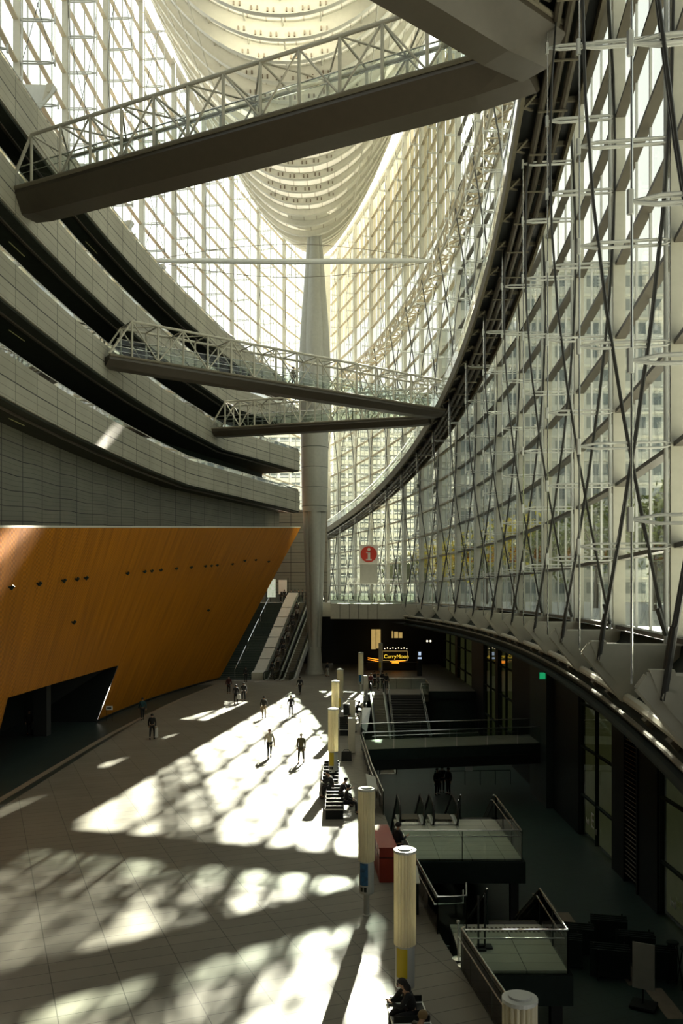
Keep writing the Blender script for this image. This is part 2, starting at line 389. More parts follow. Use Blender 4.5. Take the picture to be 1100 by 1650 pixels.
def hall_sign(y, label, num):
    t = thing('hall_lettering', (LW-.02, y, -2.9), label, 'lettering')
    text_obj('hall', .42, (LW-.02, y+1.1, -2.75), RW, M['white'], 'word', t)
    text_obj('E', 1.15, (LW-.02, y+.15, -2.75), RW, M['white'], 'letter', t)
    text_obj(num, .45, (LW-.02, y-.7, -2.95), RW, M['white'], 'numeral', t)
hall_sign(47.3, 'white hall E1 lettering on the dark glass bay', '1')
t = thing('hall_lettering', (LW-.02,35.4,-2.9), 'white word hall on the glass cut by the right picture edge', 'lettering')
text_obj('hall', .45, (LW-.02,36.0,-2.9), RW, M['white'], 'word', t)

# outside ground, seen through the glass, and its basement ceiling
yy = [-8+6*i for i in range(27)]
b = MB()
for a, c in zip(yy, yy[1:]):
    p0, p1 = RP(a,-.5,8.4), RP(c,-.5,8.4)
    b.idx([(p0.x,a,8.4),(140,a,8.4),(140,c,8.4),(p1.x,c,8.4),(p0.x,a,7.9),(140,a,7.9),(140,c,7.9),(p1.x,c,7.9)], [(0,1,2,3),(7,6,5,4),(0,3,7,4)])
b.box(-60,149,7.9,140,230,8.4)
tag(b.build('ground', M['plaza']), kind='structure')
b = MB()
for a, c in zip(yy[2:], yy[3:]):
    if c > 112: break
    b.face([(RP(a,1,6).x,a,6.0),(RP(c,1,6).x,c,6.0),(14.4,c,6.0),(14.4,a,6.0)])
tag(b.build('ceiling_lower', M['soffit']), kind='structure')

# upper plaza slab at the far end (behind the column)
def slab(poly, name):
    return tag(poly_slab(poly, 6.7, 8.5, name, M['plaza'], side=M['pale']), kind='structure')
slab([(-1.3,104.6),(5.3,103.4),(9.2,103.4),(RP(114,0,0).x,114),(RP(130,0,0).x,130),(-1.7,148),(-4,148),(LP(130,0,0).x,130),(-15.5,122),(-15.5,116.8),(-4.6,114.8),(-1.3,114.8)], 'floor_upper')
b = MB(); b.box(-1.2,121,0,13.8,121.4,6.7); b.box(-15,123,0,-1.2,123.4,6.7); tag(b.build('wall_far_lower', M['stone_dark']), kind='structure')
# joints in the slab face
b = MB()
for k in range(1,6):
    x = -1.3+6.6*k/6; y = 104.6-1.2*k/6; b.box(x-.02,y-.03,6.72,x+.02,y+.02,8.48)
tag(b.build('trim_3', M['dark']), kind='structure')
# ------------------------------------------------- glass walls
def make_window(i, P, N_, y0, y1, zb, blinds, tm, glassm, tdp=.34):
    t = thing('window_%d' % i, tuple(P((y0+y1)/2, 0, zb)), None, None, kind='structure')
    a0, a1 = P(y0,0,zb), P(y1,0,zb)
    g = MB(); g.face([a0, a1, a1+Vector((0,0,EAVE-zb)), a0+Vector((0,0,EAVE-zb))]); g.build('pane', glassm, t)
    n = (N_(y0)+N_(y1)).normalized()
    f = MB()
    for z in [zb+.1]+[z for z in LV if z > zb+.5]+[EAVE]:
        p0, p1 = a0.copy(), a1.copy(); p0.z = p1.z = z
        f.beam(p0+n*tdp/2, p1+n*tdp/2, tdp, .13 if tdp > .3 else .10)
    f.build('transom_bars', tm, t)
    v = MB()
    for k in (1,2,3):
        p = a0.lerp(a1, k/4)
        v.beam(p+n*.02, p+n*.02+Vector((0,0,EAVE-zb)), .06 if k != 2 else .09, .08, up=n)
    v.build('glazing_bars', M['steelg'], t)
    if blinds:
        w = MB()
        for k in range(4):
            q0, q1 = a0.lerp(a1,(k+.10)/4), a0.lerp(a1,(k+.80)/4)
            for z in [z for z in LV if z >= blinds-.1]:
                z1 = min(z+2.45, EAVE)
                w.prism([(q0+n*.06)+Vector((0,0,z-q0.z+.12)), (q1+n*.06)+Vector((0,0,z-q1.z+.12)), (q1+n*.06)+Vector((0,0,z1-q1.z)), (q0+n*.06)+Vector((0,0,z1-q0.z))], n*.012)
        w.build('roller_blind', M['blind'], t)
YR = [14+8.6*k for k in range(16)]; YRe = [-3.2, 5.4] + YR + [147.8]
wi = 1
BL = {10:46.8, 11:46.8, 12:46.8, 13:49.4, 14:46.8, 15:49.4, 16:49.4, 17:49.4}
for k, (a, c) in enumerate(zip(YRe, YRe[1:])):
    if k == 0: continue
    make_window(wi, RP, NR, a, c, BASE, BL.get(k), M['transom_shaded'] if a < 80 else M['tan'], M['glass']); wi += 1
b = MB(); b.prism([RP(-6,0,-4),RP(-6,.4,-4),RP(5.4,.4,-4),RP(5.4,0,-4)], (0,0,70.4)); b.prism([LP(-6,0,35),LP(-6,.4,35),LP(14,.4,35),LP(14,0,35)], (0,0,31.4)); tag(b.build('wall_near_light_block', M['stone_dark']), kind='structure')  # unseen glass bays filled in solid to darken the left floor
YLm = [4+10*k for k in range(15)] + [147.8]
for a, c in zip(YLm[1:], YLm[2:]):
    make_window(wi, LP, NL, a, c, 35.5 if a < 120 else BASE, None, M['transom_lit'], M['glass_l'], .30); wi += 1

# ribs of the glass walls ---------------------------------------------------
def arm_mb(L):
    b = MB()
    for s in (-1,1): b.tube([(.35,s*.045,0),(.55,s*.045,.07),(L-.45,s*.045,.07),(L,s*.01,.0)], .028, 6); b.tube([(.35,s*.045,0),(.55,s*.045,-.07),(L-.45,s*.045,-.07),(L,s*.01,.0)], .028, 6)
    b.tube([(L,0,-.2),(L,0,.2)], .06, 6)
    return b
def bow(z0, z1, a, c, n=10, y=0):
    "curve from offset a at z0, bulging to c half-way, back to a"
    return [(a+(c-a)*math.sin(math.pi*k/n), y, z0+(z1-z0)*k/n) for k in range(n+1)]
ARM_ME = {}
def arm_object(L, z, parent):
    if L not in ARM_ME:
        o = arm_mb(L).build('arm', M['steelg']); ARM_ME[L] = o.data
    else:
        o = bpy.data.objects.new('arm', ARM_ME[L]); COL.objects.link(o)
    o.parent = parent; o.location = (0,0,z); return o
def wall_rib(side, Lu, zs, low=True):
    r = thing('facade_rib', (0,0,0), 'rib', 'wall rib')
    z0 = zs - BASE
    b = MB(); b.box(0,-.09,z0,.42,.09,EAVE-BASE); b.build('mullion_plate', M['pale'], r)
    b = MB(); b.tube([(.52,0,z0),(.52,0,EAVE-BASE)], .06, 8); b.build('mullion_tube', M['steelg'], r)
    for z in LV:
        if z < zs: continue
        arm_object(2.7 if z < RING else Lu, z-BASE, r)
    for nm, L, a, c in (('hanging_rod', 2.68, max(0,z0)-.2 if low else RING-BASE, RING-BASE), ('hanging_rod', Lu-.02, RING-BASE, EAVE-BASE)):
        if c-a < 1: continue
        b = MB(); b.tube([(L,0,a),(L,0,c)], .024, 5); b.build(nm, M['chrome'], r)
    for s in (-1,1):
        y = s*.09
        if low:
            b = MB(); b.tube(bow(-.1, RING-BASE, 2.15, .35, 12, y), .042, 5); b.tube([(2.2,y,-.45),(2.02,y,.75)], .055, 8); b.build('cable', M['cable'], r)
            b = MB(); b.tube(bow(.35, RING-BASE, .55, 2.6, 12, y*.7), .036, 5); b.tube([(.52,y*.7,.2),(.72,y*.7,.9)], .06, 8); b.build('cable', M['cable'], r)
        b = MB(); b.tube(bow(RING-BASE, EAVE-BASE-1, .4 if s > 0 else Lu, Lu if s > 0 else .4, 12, y), .022, 5); b.build('cable', M['cable'], r)
    # bracket plate at the foot
    zf = -.05 if low else z0+4.6
    poly = [(0,zf),(2.45,zf),(2.6,zf-.22),(1.62,zf-1.42),(1.32,zf-1.42),(0,zf-.25)]
    b = MB(); b.prism([(x,-.05,z) for x,z in poly], (0,.10,0)); k = b.build('corbel_plate', M['steel'] if side > 0 else M['steelg'], r)
    f = MB()
    for (x0,za),(x1,zb_) in zip(poly, poly[1:]+poly[:1]): f.tube([(x0,0,za),(x1,0,zb_)], .055, 6)
    f.tube([(1.0,0,zf),(1.4,0,zf-1.35)], .05, 6)
    f.prism([(1.75,-.07,zf-.95),(2.2,-.07,zf-.45),(2.42,-.07,zf+.1),(2.02,-.07,zf+.1)], (0,.14,0))
    for y in (-.09,.09): f.tube([(2.12,y-.05,zf-.35),(2.12,y+.05,zf-.35)], .11, 10)
    f.build('corbel_frame', M['steel'], k)
    return r
ribA = wall_rib(1, 2.2, BASE); ribB = wall_rib(1, 1.55, BASE); ribL = wall_rib(-1, 2.5, 36.2, low=False)
usedA = usedB = False
for i, y in enumerate(YR):
    far = y > 73
    if far: o = ribB if not usedB else copy_tree(ribB); usedB = True
    else: o = ribA if not usedA else copy_tree(ribA); usedA = True
    n = NR(y); o.location = RP(y,0,BASE); o.rotation_euler = (0,0,math.atan2(n.y, n.x))
    tag(o, 'cream steel rib of the right glass wall, %s from the picture\'s right edge' % ORD[i], 'wall rib', 'ribs along the right glass wall')
first = True
for i, y in enumerate(YLm[2:-1]):
    o = ribL if first else copy_tree(ribL); first = False
    n = NL(y); o.location = LP(y,0,BASE); o.rotation_euler = (0,0,math.atan2(n.y, n.x))
    tag(o, 'pale steel rib of the upper left glass wall, %s counting towards the tall column' % ORD[i], 'wall rib', 'ribs along the left glass wall')
b = MB(); b.box(-3.9,147.4,8.5,-1.8,148.2,EAVE); tag(b.build('wall_prow', M['pale']), kind='structure')

# curved ring beam that carries the right glass wall over the basement void
b = MB(); prof = [(-.6,8.45),(.15,8.45),(.2,8.15),(1.32,7.0),(1.45,6.75),(1.2,6.15),(-.6,6.0)]
seq = [8+3*k for k in range(33)]
b.loft([[RP(y,o,z) for o,z in prof] for y in seq])
t = thing('ring_beam', tuple(RP(60,0,6)), 'dark curved edge beam under the right glass wall', 'edge beam')
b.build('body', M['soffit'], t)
for off, z, r_, m in ((1.47,7.08,.13,'steel'),(1.62,6.7,.06,'steel_d'),(1.3,6.1,.16,'dark')):
    b = MB(); b.tube([RP(y,off,z) for y in seq], r_, 8); b.build('edge_tube', M[m], t)
b = MB()
for k in range(len(YR)-5):
    for a_, z_ in ((YR[k]+2.9,0),(YR[k]+5.7,0)): b.beam(RP(a_,1.3,6.75), RP(a_,1.5,7.0), .5, .25)
b.build('cover_plate', M['steel_d'], t)
# ring truss at mid height of the right wall
t = thing('ring_truss', tuple(RP(90,1,RING)), 'cream lattice ring truss curving along the right glass wall', 'truss')
seq = [14+2.15*k for k in range(62)]
for off, z, r_ in ((2.0,RING-.7,.15),(2.0,RING+.8,.13),(.5,RING-.7,.13),(.5,RING+.8,.12)):
    b = MB(); b.tube([RP(y,off,z) for y in seq], r_, 8); b.build('chord', M['steel'], t)
b = MB()
for i, y in enumerate(seq[:-1]):
    y1 = seq[i+1]
    a_, c_ = (2.0,.5) if i % 2 else (.5,2.0)
    for z in (RING-.7, RING+.8): b.tube([RP(y,a_,z), RP(y1,c_,z)], .085, 5)
    b.tube([RP(y,2.0,RING-.7), RP(y1,2.0,RING+.8)] if i % 2 else [RP(y,2.0,RING+.8), RP(y1,2.0,RING-.7)], .08, 5)
    b.tube([RP(y,2.0,RING-.7), RP(y,.5,RING-.7)], .07, 5); b.tube([RP(y,2.0,RING-.7), RP(y,2.0,RING+.8)], .07, 5)
b.build('lattice', M['tan'], t)

# sloping walkway hung along the right wall
def ZR(y): return 30.4 - .1*(y-32)
seq = [6+3*k for k in range(48)]
t = thing('ramp_walkway', tuple(RP(80,2,ZR(80))), 'long dark ramp walkway descending along the right glass wall', 'walkway')
b = MB(); b.loft([[RP(y,o,ZR(y)+z) for o,z in ((3.15,.3),(.75,.3),(.75,.1),(3.15,.1))] for y in seq]); b.build('deck', M['black'], t)
for off, w in ((3.15,.16),(.85,.14)):
    b = MB(); b.loft([[RP(y,off+a_,ZR(y)+z) for a_,z in ((-w/2,.45),(w/2,.45),(w/2,-.35),(-w/2,-.35))] for y in seq]); b.build('fascia_beam', M['steel_d'], t)
for off in (2.35,1.95,1.5):
    b = MB(); b.tube([RP(y,off,ZR(y)-.3) for y in seq], .15, 8); b.build('pipe', M['bronze'], t)
for y in seq:
    b = MB()
    b.beam(RP(y,3.1,ZR(y)-.05), RP(y,.9,ZR(y)-.05), .1, .2); b.beam(RP(y,2.5,ZR(y)-.5), RP(y,1.3,ZR(y)-.5), .08, .06); b.beam(RP(y,1.95,ZR(y)-.5), RP(y,1.95,ZR(y)), .06, .06)
    b.beam(RP(y,3.05,ZR(y)-.3), RP(y+.6,2.65,ZR(y)-.1), .1, .08); b.beam(RP(y,3.05,ZR(y)-.3), RP(y-.6,2.65,ZR(y)-.1), .1, .08)
    b.build('bracket', M['steel_d'], t)
b = MB(); b.loft([[RP(y,3.2,ZR(y)+z) for z in (.45,1.45)] for y in seq], closed=False); b.build('balustrade_glass', M['rail_glass'], t)
b = MB(); b.tube([RP(y,3.2,ZR(y)+1.5) for y in seq], .04, 6); b.tube([RP(y,3.05,ZR(y)+1.2) for y in seq], .025, 6); b.build('handrail', M['chrome'], t)

# long tie strut across the hall
t = thing('tie_strut', (-4,85.8,RING), 'long grey tube strut spanning the hall before the column', 'strut')
xl, xr = LP(85.8,.3,0).x, RP(85.8,1.9,0).x
b = MB(); b.tube([(xl,85.8,RING),(xl+5,85.8,RING),((xl+xr)/2,85.8,RING-.1),(xr-3,85.8,RING),(xr,85.8,RING)], .25, 12, rs=[.16,.25,.27,.25,.16]); b.build('tube', M['steelg'], t)
for z in (-1.6,1.6):
    b = MB(); b.tube([(xl+(xr-xl)*k/16, 85.8, RING+z*math.sin(math.pi*k/16)) for k in range(17)], .03, 5); b.build('cable', M['steel_d'], t)
b = MB()
for k in (4,8,12):
    x = xl+(xr-xl)*k/16; h = 1.6*math.sin(math.pi*k/16); b.tube([(x,85.8,RING-h),(x,85.8,RING+h)], .045, 6)
b.build('spreader', M['steelg'], t)

# ------------------------------------------------- hull roof
def hullX(y):
    return LP(y,.9,0).x, RP(y,1.7,0).x
def zk(y): return 52.6 if y <= 107 else 52.6 + 13.4*((y-107)/40.5)**1.15
def hpt(y, u, up=0):
    a, c = hullX(y); return Vector(((a+c)/2 + (c-a)/2*u, y, zk(y) + (66.6-zk(y))*abs(u)**2.2 + up))
t = thing('ceiling', (-4,80,52.6), None, None, kind='structure')
ribY = [22+2.9*k for k in range(43)]
for y in ribY:
    if y > 145: break
    a, c = hullX(y); N = 26
    b = MB(); secs = []
    for k in range(N+1):
        u = -1+2*k/N; d = (1.25 if y < 82 else .55)*(1-abs(u)**3)*min(1,(146-y)/22)+.12
        p = hpt(y,u); q = hpt(y,u,d); w = .09
        secs.append([p+Vector((0,-w,0)), p+Vector((0,w,0)), q+Vector((0,w,0)), q+Vector((0,-w,0))])
    b.loft(secs)
    # flange along the lower edge
    b.loft([[hpt(y,-1+2*k/N)+Vector((0,s_*.22,z_)) for s_,z_ in ((-1,0),(1,0),(1,-.07),(-1,-.07))] for k in range(N+1)])
    o = b.build('hull_rib', M['rib'], t)
    if y < 100:
        m_ = MB(); wmid = (a+c)/2
        for k in (-3.2,-1.9,-.7,.7,1.9,3.2) if y > 60 else (-5,-3.2,-1.6,0,1.6,3.2,5):
            u = k/((c-a)/2)
            p = hpt(y,u)
            for s_ in (-.22,.22): m_.box(p.x+s_-.06,p.y-.22,p.z+.12,p.x+s_+.06,p.y-.1,p.z+.42)
        m_.build('anchor_bolts', M['anchor'], o)
sk = MB(); gl_ = MB()
ysk = [22+1.45*k for k in range(86)]
N = 40
for a_, c_ in zip(ysk, ysk[1:]):
    if c_ > 147: break
    for k in range(N):
        u0, u1 = -1+2*k/N, -1+2*(k+1)/N
        da, dc = [(1.15 if y < 82 else .5)*min(1,(146.5-y)/22) for y in (a_,c_)]
        q = [hpt(a_,u0,da*(1-abs(u0)**3)+.1), hpt(a_,u1,da*(1-abs(u1)**3)+.1), hpt(c_,u1,dc*(1-abs(u1)**3)+.1), hpt(c_,u0,dc*(1-abs(u0)**3)+.1)]
        h = (hullX(a_)[1]-hullX(a_)[0])/2
        opening = c_ < 80 and max(abs(u0),abs(u1)) < .31 and (a_-22)%2.9 < 1.4
        uv = [(q[0].x, a_/2.9*1.2*1.0), (q[1].x, a_/2.9*1.2), (q[2].x, c_/2.9*1.2), (q[3].x, c_/2.9*1.2)]
        (gl_ if opening else sk).face(q[::-1], uv[::-1])
sk.build('hull_skin', M['hull'], t); gl_.build('skylight_glass', M['glass_l'], t)
b = MB()
for u in (-.9,-.8,-.7,-.6,-.5,.5,.6,.7,.8,.9):
    b.tube([hpt(y,u,-.02) for y in range(22,142,4)], .07, 5)
b.build('stringer', M['rib'], t)
b = MB()
for u in (-.42,-.2,0,.2,.42):
    b.tube([hpt(y,u,1.0) for y in range(22,84,3)], .08, 5)
b.build('keel_tube', M['rib'], t)
# eave beams
for f_, nm in ((RP,'trim_4'),(LP,'trim_5')):
    b = MB(); b.loft([[f_(y,o,z) for o,z in ((-.3,66.4),(.4,66.4),(.4,65.9),(-.3,65.9))] for y in range(-2,148,5)]); tag(b.build(nm, M['steel']), kind='structure')

# ------------------------------------------------- the tall column
t = thing('column', (-3.25,107,0), None, None, kind='structure')
cx = -3.25
def ctr(prof, flute, n=48):
    pts = []; fs = []
    for (r, z) in prof:
        for k in range(n):
            th = 2*math.pi*k/n; rr = r*(1-flute*(1-abs(math.cos(2*th)))**1.2)
            pts.append((cx+rr*math.cos(th), 107+rr*math.sin(th), z))
    for i in range(len(prof)-1):
        for k in range(n): fs.append((i*n+k, i*n+(k+1)%n, (i+1)*n+(k+1)%n, (i+1)*n+k))
    return pts, fs
def zc(py): return EYE + (HOR-py)/FPX*107
for nm, prof, fl in (
    ('base_cone', [(1.15,0),(1.12,.15),(.95,.7),(.80,zc(1050)),(.78,zc(1042))], 0),
    ('lower_shaft', [(.80,zc(1042)),(.82,zc(1030)),(1.2,zc(900)),(1.42,zc(825))], .22),
    ('ringed_shaft', [(1.48,zc(825)),(1.60,zc(780)),(1.66,zc(720)),(1.74,zc(660))], 0),
    ('upper_shaft', [(1.86,zc(660)),(1.90,zc(577)),(1.72,zc(530)),(1.42,zc(480)),(1.15,zc(430)),(.98,zc(400)),(.84,zc(378))], .2),
    ('neck', [(.78,zc(380)),(.76,zc(364))], 0),
    ('capital', [(.8,zc(366)),(1.3,zc(361)),(1.9,zc(355)),(2.4,zc(352)),(2.4,zc(344))], 0)):
    b = MB(); p, f = ctr(prof, fl); b.idx(p, f); b.build(nm, M['column'] if nm != 'capital' else M['rib'], t, smooth=(fl == 0))
b = MB()
for py in (690,722,754,786,816):
    z = zc(py); r_ = 1.5+.24*(820-py)/160
    b.lathe([(r_+.02,z-.03),(r_+.05,z),(r_+.02,z+.03)], (cx,107,0), 40)
b.build('joint_ring', M['dark'], t)

# ------------------------------------------------- left galleries
def XG(y): return -16.6 + .002*(y-40)**2
def gal_path(bend):
    p = [(XG(y), y) for y in [6,12,18,24,30,36,42,48,54,60,66,72,78] if y < bend-2]
    p.append((XG(bend), bend))
    if bend < 100: p.append((-4.95, 104.5))
    else: p += [(XG(y), y) for y in (88,94,100,106,110)]; p = sorted(p, key=lambda q: q[1])
    return p
def offs(path, d):
    out = []
    for i, (x, y) in enumerate(path):
        x0, y0 = path[max(0,i-1)]; x1, y1 = path[min(len(path)-1,i+1)]
        tx, ty = x1-x0, y1-y0; l = math.hypot(tx,ty); out.append((x - ty/l*d, y + tx/l*d))   # towards the left wall
    return out
LEVELS = [(19.3,79,'lowest'),(24.1,89,'second lowest'),(28.9,92,'third lowest'),(33.7,104,'topmost')]
for zb, bend, nm in LEVELS:
    path = gal_path(bend); inn = offs(path, .28); deep = offs(path, 5.0)
    x, y = path[6]
    t = thing('gallery', (x,y,zb), 'stone-clad curved gallery balcony, %s of the four on the left' % nm, 'gallery', 'curved galleries on the left')
    arc = [0]
    for (x0,y0),(x1,y1) in zip(path, path[1:]): arc.append(arc[-1]+math.hypot(x1-x0,y1-y0))
    b = MB(); h0, h1 = zb+.12, zb+2.35
    b.loft([[(a_[0],a_[1],h0),(a_[0],a_[1],h1),(c_[0],c_[1],h1),(c_[0],c_[1],h0)] for a_, c_ in zip(path, inn)], uvs=[[(s_,.32),(s_,2.55),(s_,2.85),(s_,.32)] for s_ in arc])
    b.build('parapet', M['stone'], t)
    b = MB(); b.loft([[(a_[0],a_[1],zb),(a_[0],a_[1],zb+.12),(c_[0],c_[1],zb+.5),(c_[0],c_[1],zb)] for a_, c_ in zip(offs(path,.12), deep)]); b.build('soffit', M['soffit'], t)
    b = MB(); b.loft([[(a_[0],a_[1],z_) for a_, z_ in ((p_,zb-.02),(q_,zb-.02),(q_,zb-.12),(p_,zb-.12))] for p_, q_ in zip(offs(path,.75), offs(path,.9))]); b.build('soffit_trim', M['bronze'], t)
    b = MB(); b.loft([[(a_[0],a_[1],h1),(a_[0],a_[1],h1+.35)] for a_ in offs(path,.16)], closed=False); b.build('glass_screen', M['rail_glass'], t)
    b = MB(); b.tube([(a_[0],a_[1],h1+.38) for a_ in offs(path,.16)], .03, 5); b.build('handrail', M['steelg'], t)
    if zb < 33:
        bw = MB(); dd = offs(path, 4.8); d2 = offs(path, 5.0)
        bw.loft([[(a_[0],a_[1],zb+.4),(a_[0],a_[1],zb+4.8),(c_[0],c_[1],zb+4.8),(c_[0],c_[1],zb+.4)] for a_, c_ in zip(dd, d2)], uvs=[[(s_,0),(s_,4.4),(s_,4.4),(s_,0)] for s_ in arc])
        bw.build('back_wall', M['dark'], t)
    # soffit downlights in short runs
    b = MB(); pp = offs(path, 1.6)
    for i in ((7,) if zb < 30 else (9,)): 
        (x0,y0),(x1,y1) = pp[i], pp[i+1]; b.beam((x0,y0,zb-.03),(x0+(x1-x0)*.35,y0+(y1-y0)*.35,zb-.03),.05,.03)
    b.build('strip_light', M['amber_d'], t)
# recessed stone wall under the lowest gallery
path = gal_path(79); dd = offs(path, 2.6); d2 = offs(path, 2.9); arc = [0]
for (x0,y0),(x1,y1) in zip(path, path[1:]): arc.append(arc[-1]+math.hypot(x1-x0,y1-y0))
b = MB(); b.loft([[(a_[0],a_[1],EYE+.0735*a_[1]-.5),(a_[0],a_[1],19.3),(c_[0],c_[1],19.3),(c_[0],c_[1],EYE+.0735*a_[1]-.5)] for a_, c_ in zip(dd, d2)], uvs=[[(s_,0),(s_,9.3),(s_,9.3),(s_,0)] for s_ in arc])
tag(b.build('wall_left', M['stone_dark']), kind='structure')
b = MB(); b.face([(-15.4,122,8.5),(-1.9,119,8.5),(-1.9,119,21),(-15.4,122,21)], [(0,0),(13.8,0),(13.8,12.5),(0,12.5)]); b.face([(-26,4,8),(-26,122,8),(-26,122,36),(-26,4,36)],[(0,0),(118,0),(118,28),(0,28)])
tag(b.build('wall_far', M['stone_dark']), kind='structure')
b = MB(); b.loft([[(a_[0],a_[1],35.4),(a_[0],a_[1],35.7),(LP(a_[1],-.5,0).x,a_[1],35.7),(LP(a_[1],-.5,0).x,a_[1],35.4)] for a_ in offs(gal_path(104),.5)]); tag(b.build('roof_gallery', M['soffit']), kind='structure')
# unseen end wall and roof, added to hold back light from behind the viewer
b = MB(); b.box(-26,-6,-4,14,-5.6,66); tag(b.build('wall_back_added', M['stone_dark']), kind='structure')
b = MB(); b.box(-26,-6,66.5,12,22,67); tag(b.build('ceiling_back_added', M['rib']), kind='structure')
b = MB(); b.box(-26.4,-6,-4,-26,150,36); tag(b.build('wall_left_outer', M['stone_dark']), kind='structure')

# ------------------------------------------------- orange timber volume
def TP(s): y = 20+(s-20)*(90/80.0); return Vector((-16.6+.00235*(y-40)**2, y, EYE+.0735*y))
def OW(s, v): 
    a_ = Vector((BX(s), s, 0)); return a_.lerp(TP(s), v)
def vz(s, z): return z/TP(s).z
t = thing('timber_wall', (-17,60,0), 'leaning orange ribbed timber wall with a trapezoid doorway', 'timber wall')
ss = sorted(set([20+2*k for k in range(41)]+[46.5,67]))
b = MB(); arc = {}; acc = 0; prev = None
for s in ss:
    if prev is not None: acc += (OW(s,.5)-OW(prev,.5)).length
    arc[s] = acc; prev = s
rows = [0,4.15]+[None]*6
for a_, c_ in zip(ss, ss[1:]):
    def zr(s): 
        top = TP(s).z; return [0,4.15]+[4.15+(top-4.15)*k/6 for k in range(1,7)]
    za, zc_ = zr(a_), zr(c_)
    for k in range(7):
        if k == 0 and a_ >= 46.5 and c_ <= 67: continue
        p = [OW(a_,za[k]/TP(a_).z), OW(c_,zc_[k]/TP(c_).z), OW(c_,zc_[k+1]/TP(c_).z), OW(a_,za[k+1]/TP(a_).z)]
        b.face(p, [(arc[a_],za[k]),(arc[c_],zc_[k]),(arc[c_],zc_[k+1]),(arc[a_],za[k+1])])
b.build('ribbed_cladding', M['orange'], t)
b = MB()   # thickness, top cap and side return
b.loft([[TP(s)+Vector((-.4,0,0)), TP(s)+Vector((0,0,0)), TP(s)+Vector((0,0,.12)), TP(s)+Vector((-.4,0,.12))] for s in ss]); b.build('top_cap', M['pale'], t)
b = MB(); b.loft([[OW(s,.002)+Vector((-.15,0,0)), OW(s,.002)+Vector((.05,0,0)), OW(s,.012)+Vector((.05,0,0)), OW(s,.012)+Vector((-.15,0,0))] for s in ss if s > 66.9]); b.build('skirting', M['black'], t)
b = MB(); e0, e1 = OW(100,0), OW(100,1); b.face([e0, e1, e1+Vector((-8,1,0)), e0+Vector((-8,1,0))], [(0,0),(0,18),(8,18),(8,0)])
b.face([TP(s) for s in ss]+[Vector((-25.8,ss[-1]+10,TP(100).z)), Vector((-25.8,20,TP(20).z))]); b.build('end_return', M['orange'], t)
b = MB(); x0 = -24
def at_z(s, z): p = OW(s, z/TP(s).z); return p + Vector((-.04,0,0))
b.face([(x0,46,0),(x0,68,0),(x0,68,4.6),(x0,46,4.6)])
for s in (66.97, 46.53): b.face([(x0,s,0), at_z(s,0), at_z(s,4.6), (x0,s,4.6)])
for k in range(8):
    s0, s1 = 46+22*k/8, 46+22*(k+1)/8; b.face([(x0,s0,4.3), at_z(s0,4.3), at_z(s1,4.3), (x0,s1,4.3)])
b.build('recess_lining', M['black'], t)
b = MB(); b.box(-21,60.3,0,-20.1,61.2,4.4); tag(b.build('pillar', M['stone_dark']), 'grey square pillar inside the dark doorway of the orange wall', 'pillar')
# ================================================================ BRIDGES
def bridge(name, A, B, z, label, H=2.5, Wd=2.6, nb=12, taper=True, deckH=1.25, flip=1):
    "truss footbridge from A to B (plan points), deck top at z"
    A, B = Vector((*A, z)), Vector((*B, z)); L = (B-A).length; d = (B-A).normalized(); s = Vector((-d.y, d.x, 0))
    t = thing(name, tuple((A+B)/2-Vector((0,0,1))), label, 'footbridge', 'footbridges crossing the hall')
    def P(u, v, w): return A + d*u + s*v + Vector((0,0,w))
    hw = Wd/2
    b = MB(); secs = []
    for u, k in ((0,.85),(L*.04,.95),(L*.5,1),(L*.92,.95),(L,.8)):
        secs.append([P(u,-hw-.1,0), P(u,hw+.1,0), P(u,hw+.1,-.28), P(u,hw*.45,-deckH*k), P(u,-hw*.45,-deckH*k), P(u,-hw-.1,-.28)])
    b.loft(secs); b.build('deck', M['bronze'], t)
    b = MB()
    for v in (-hw-.14, hw+.14): b.tube([P(0,v,-.02), P(L,v,-.02)], .10, 8)
    b.build('bottom_chord', M['steel_d'], t)
    bay_ = (L-1.6)/nb if taper else L/nb
    xs = [bay_*k+ (1.6 if taper else 0) for k in range(nb+1)]
    for v in (-hw, hw):
        b = MB(); b.tube([P(0,v,.05), P(xs[0],v,H)] + [P(xs[-1],v,H)] if taper else [P(0,v,H),P(L,v,H)], .095, 8); b.build('top_chord', M['steel'], t)
        for x in xs[:-1]:
            b = MB(); b.tube([P(x,v,0), P(x,v,H)], .075, 6); b.build('post', M['steel'], t)
        b = MB()
        for k in range(nb):
            x0, x1 = xs[k], xs[k+1]
            a_, c_ = (H, .05) if k % 2 == 0 else (.05, H)
            b.tube([P(x0,v,a_), P(x1,v,c_)], .05, 6)
        b.build('diagonal_bracing', M['steel'], t)
        b = MB(); b.face([P(.6,v*.9,.08), P(L,v*.9,.08), P(L,v*.9,1.15), P(.6,v*.9,1.15)]); b.build('glass_panel', M['rail_glass'], t)
        b = MB(); b.tube([P(.6,v*.86,1.18), P(L,v*.86,1.18)], .035, 6); b.tube([P(.6,v*.82,.85), P(L,v*.82,.85)], .02, 5); b.build('handrail', M['chrome'], t)
    b = MB()
    for k in range(nb+1):
        b.tube([P(xs[k],-hw,H), P(xs[k],hw,H)], .055, 6)
        if k < nb:
            s_ = 1 if k % 2 else -1; b.tube([P(xs[k],-hw*s_,H), P(xs[k+1],hw*s_,H)], .045, 6)
    b.build('roof_bracing', M['steel'], t)
    return t
bridge('footbridge', (-16.4,46.3), (7.4,34.2), 30.3, 'highest truss footbridge with glass sides crossing the top of the view', nb=13, deckH=1.1)
bridge('footbridge', (-14.0,15.0), (7.2,33.0), 30.3, 'dark underside of a footbridge cut off by the top picture edge', nb=12, deckH=1.5)
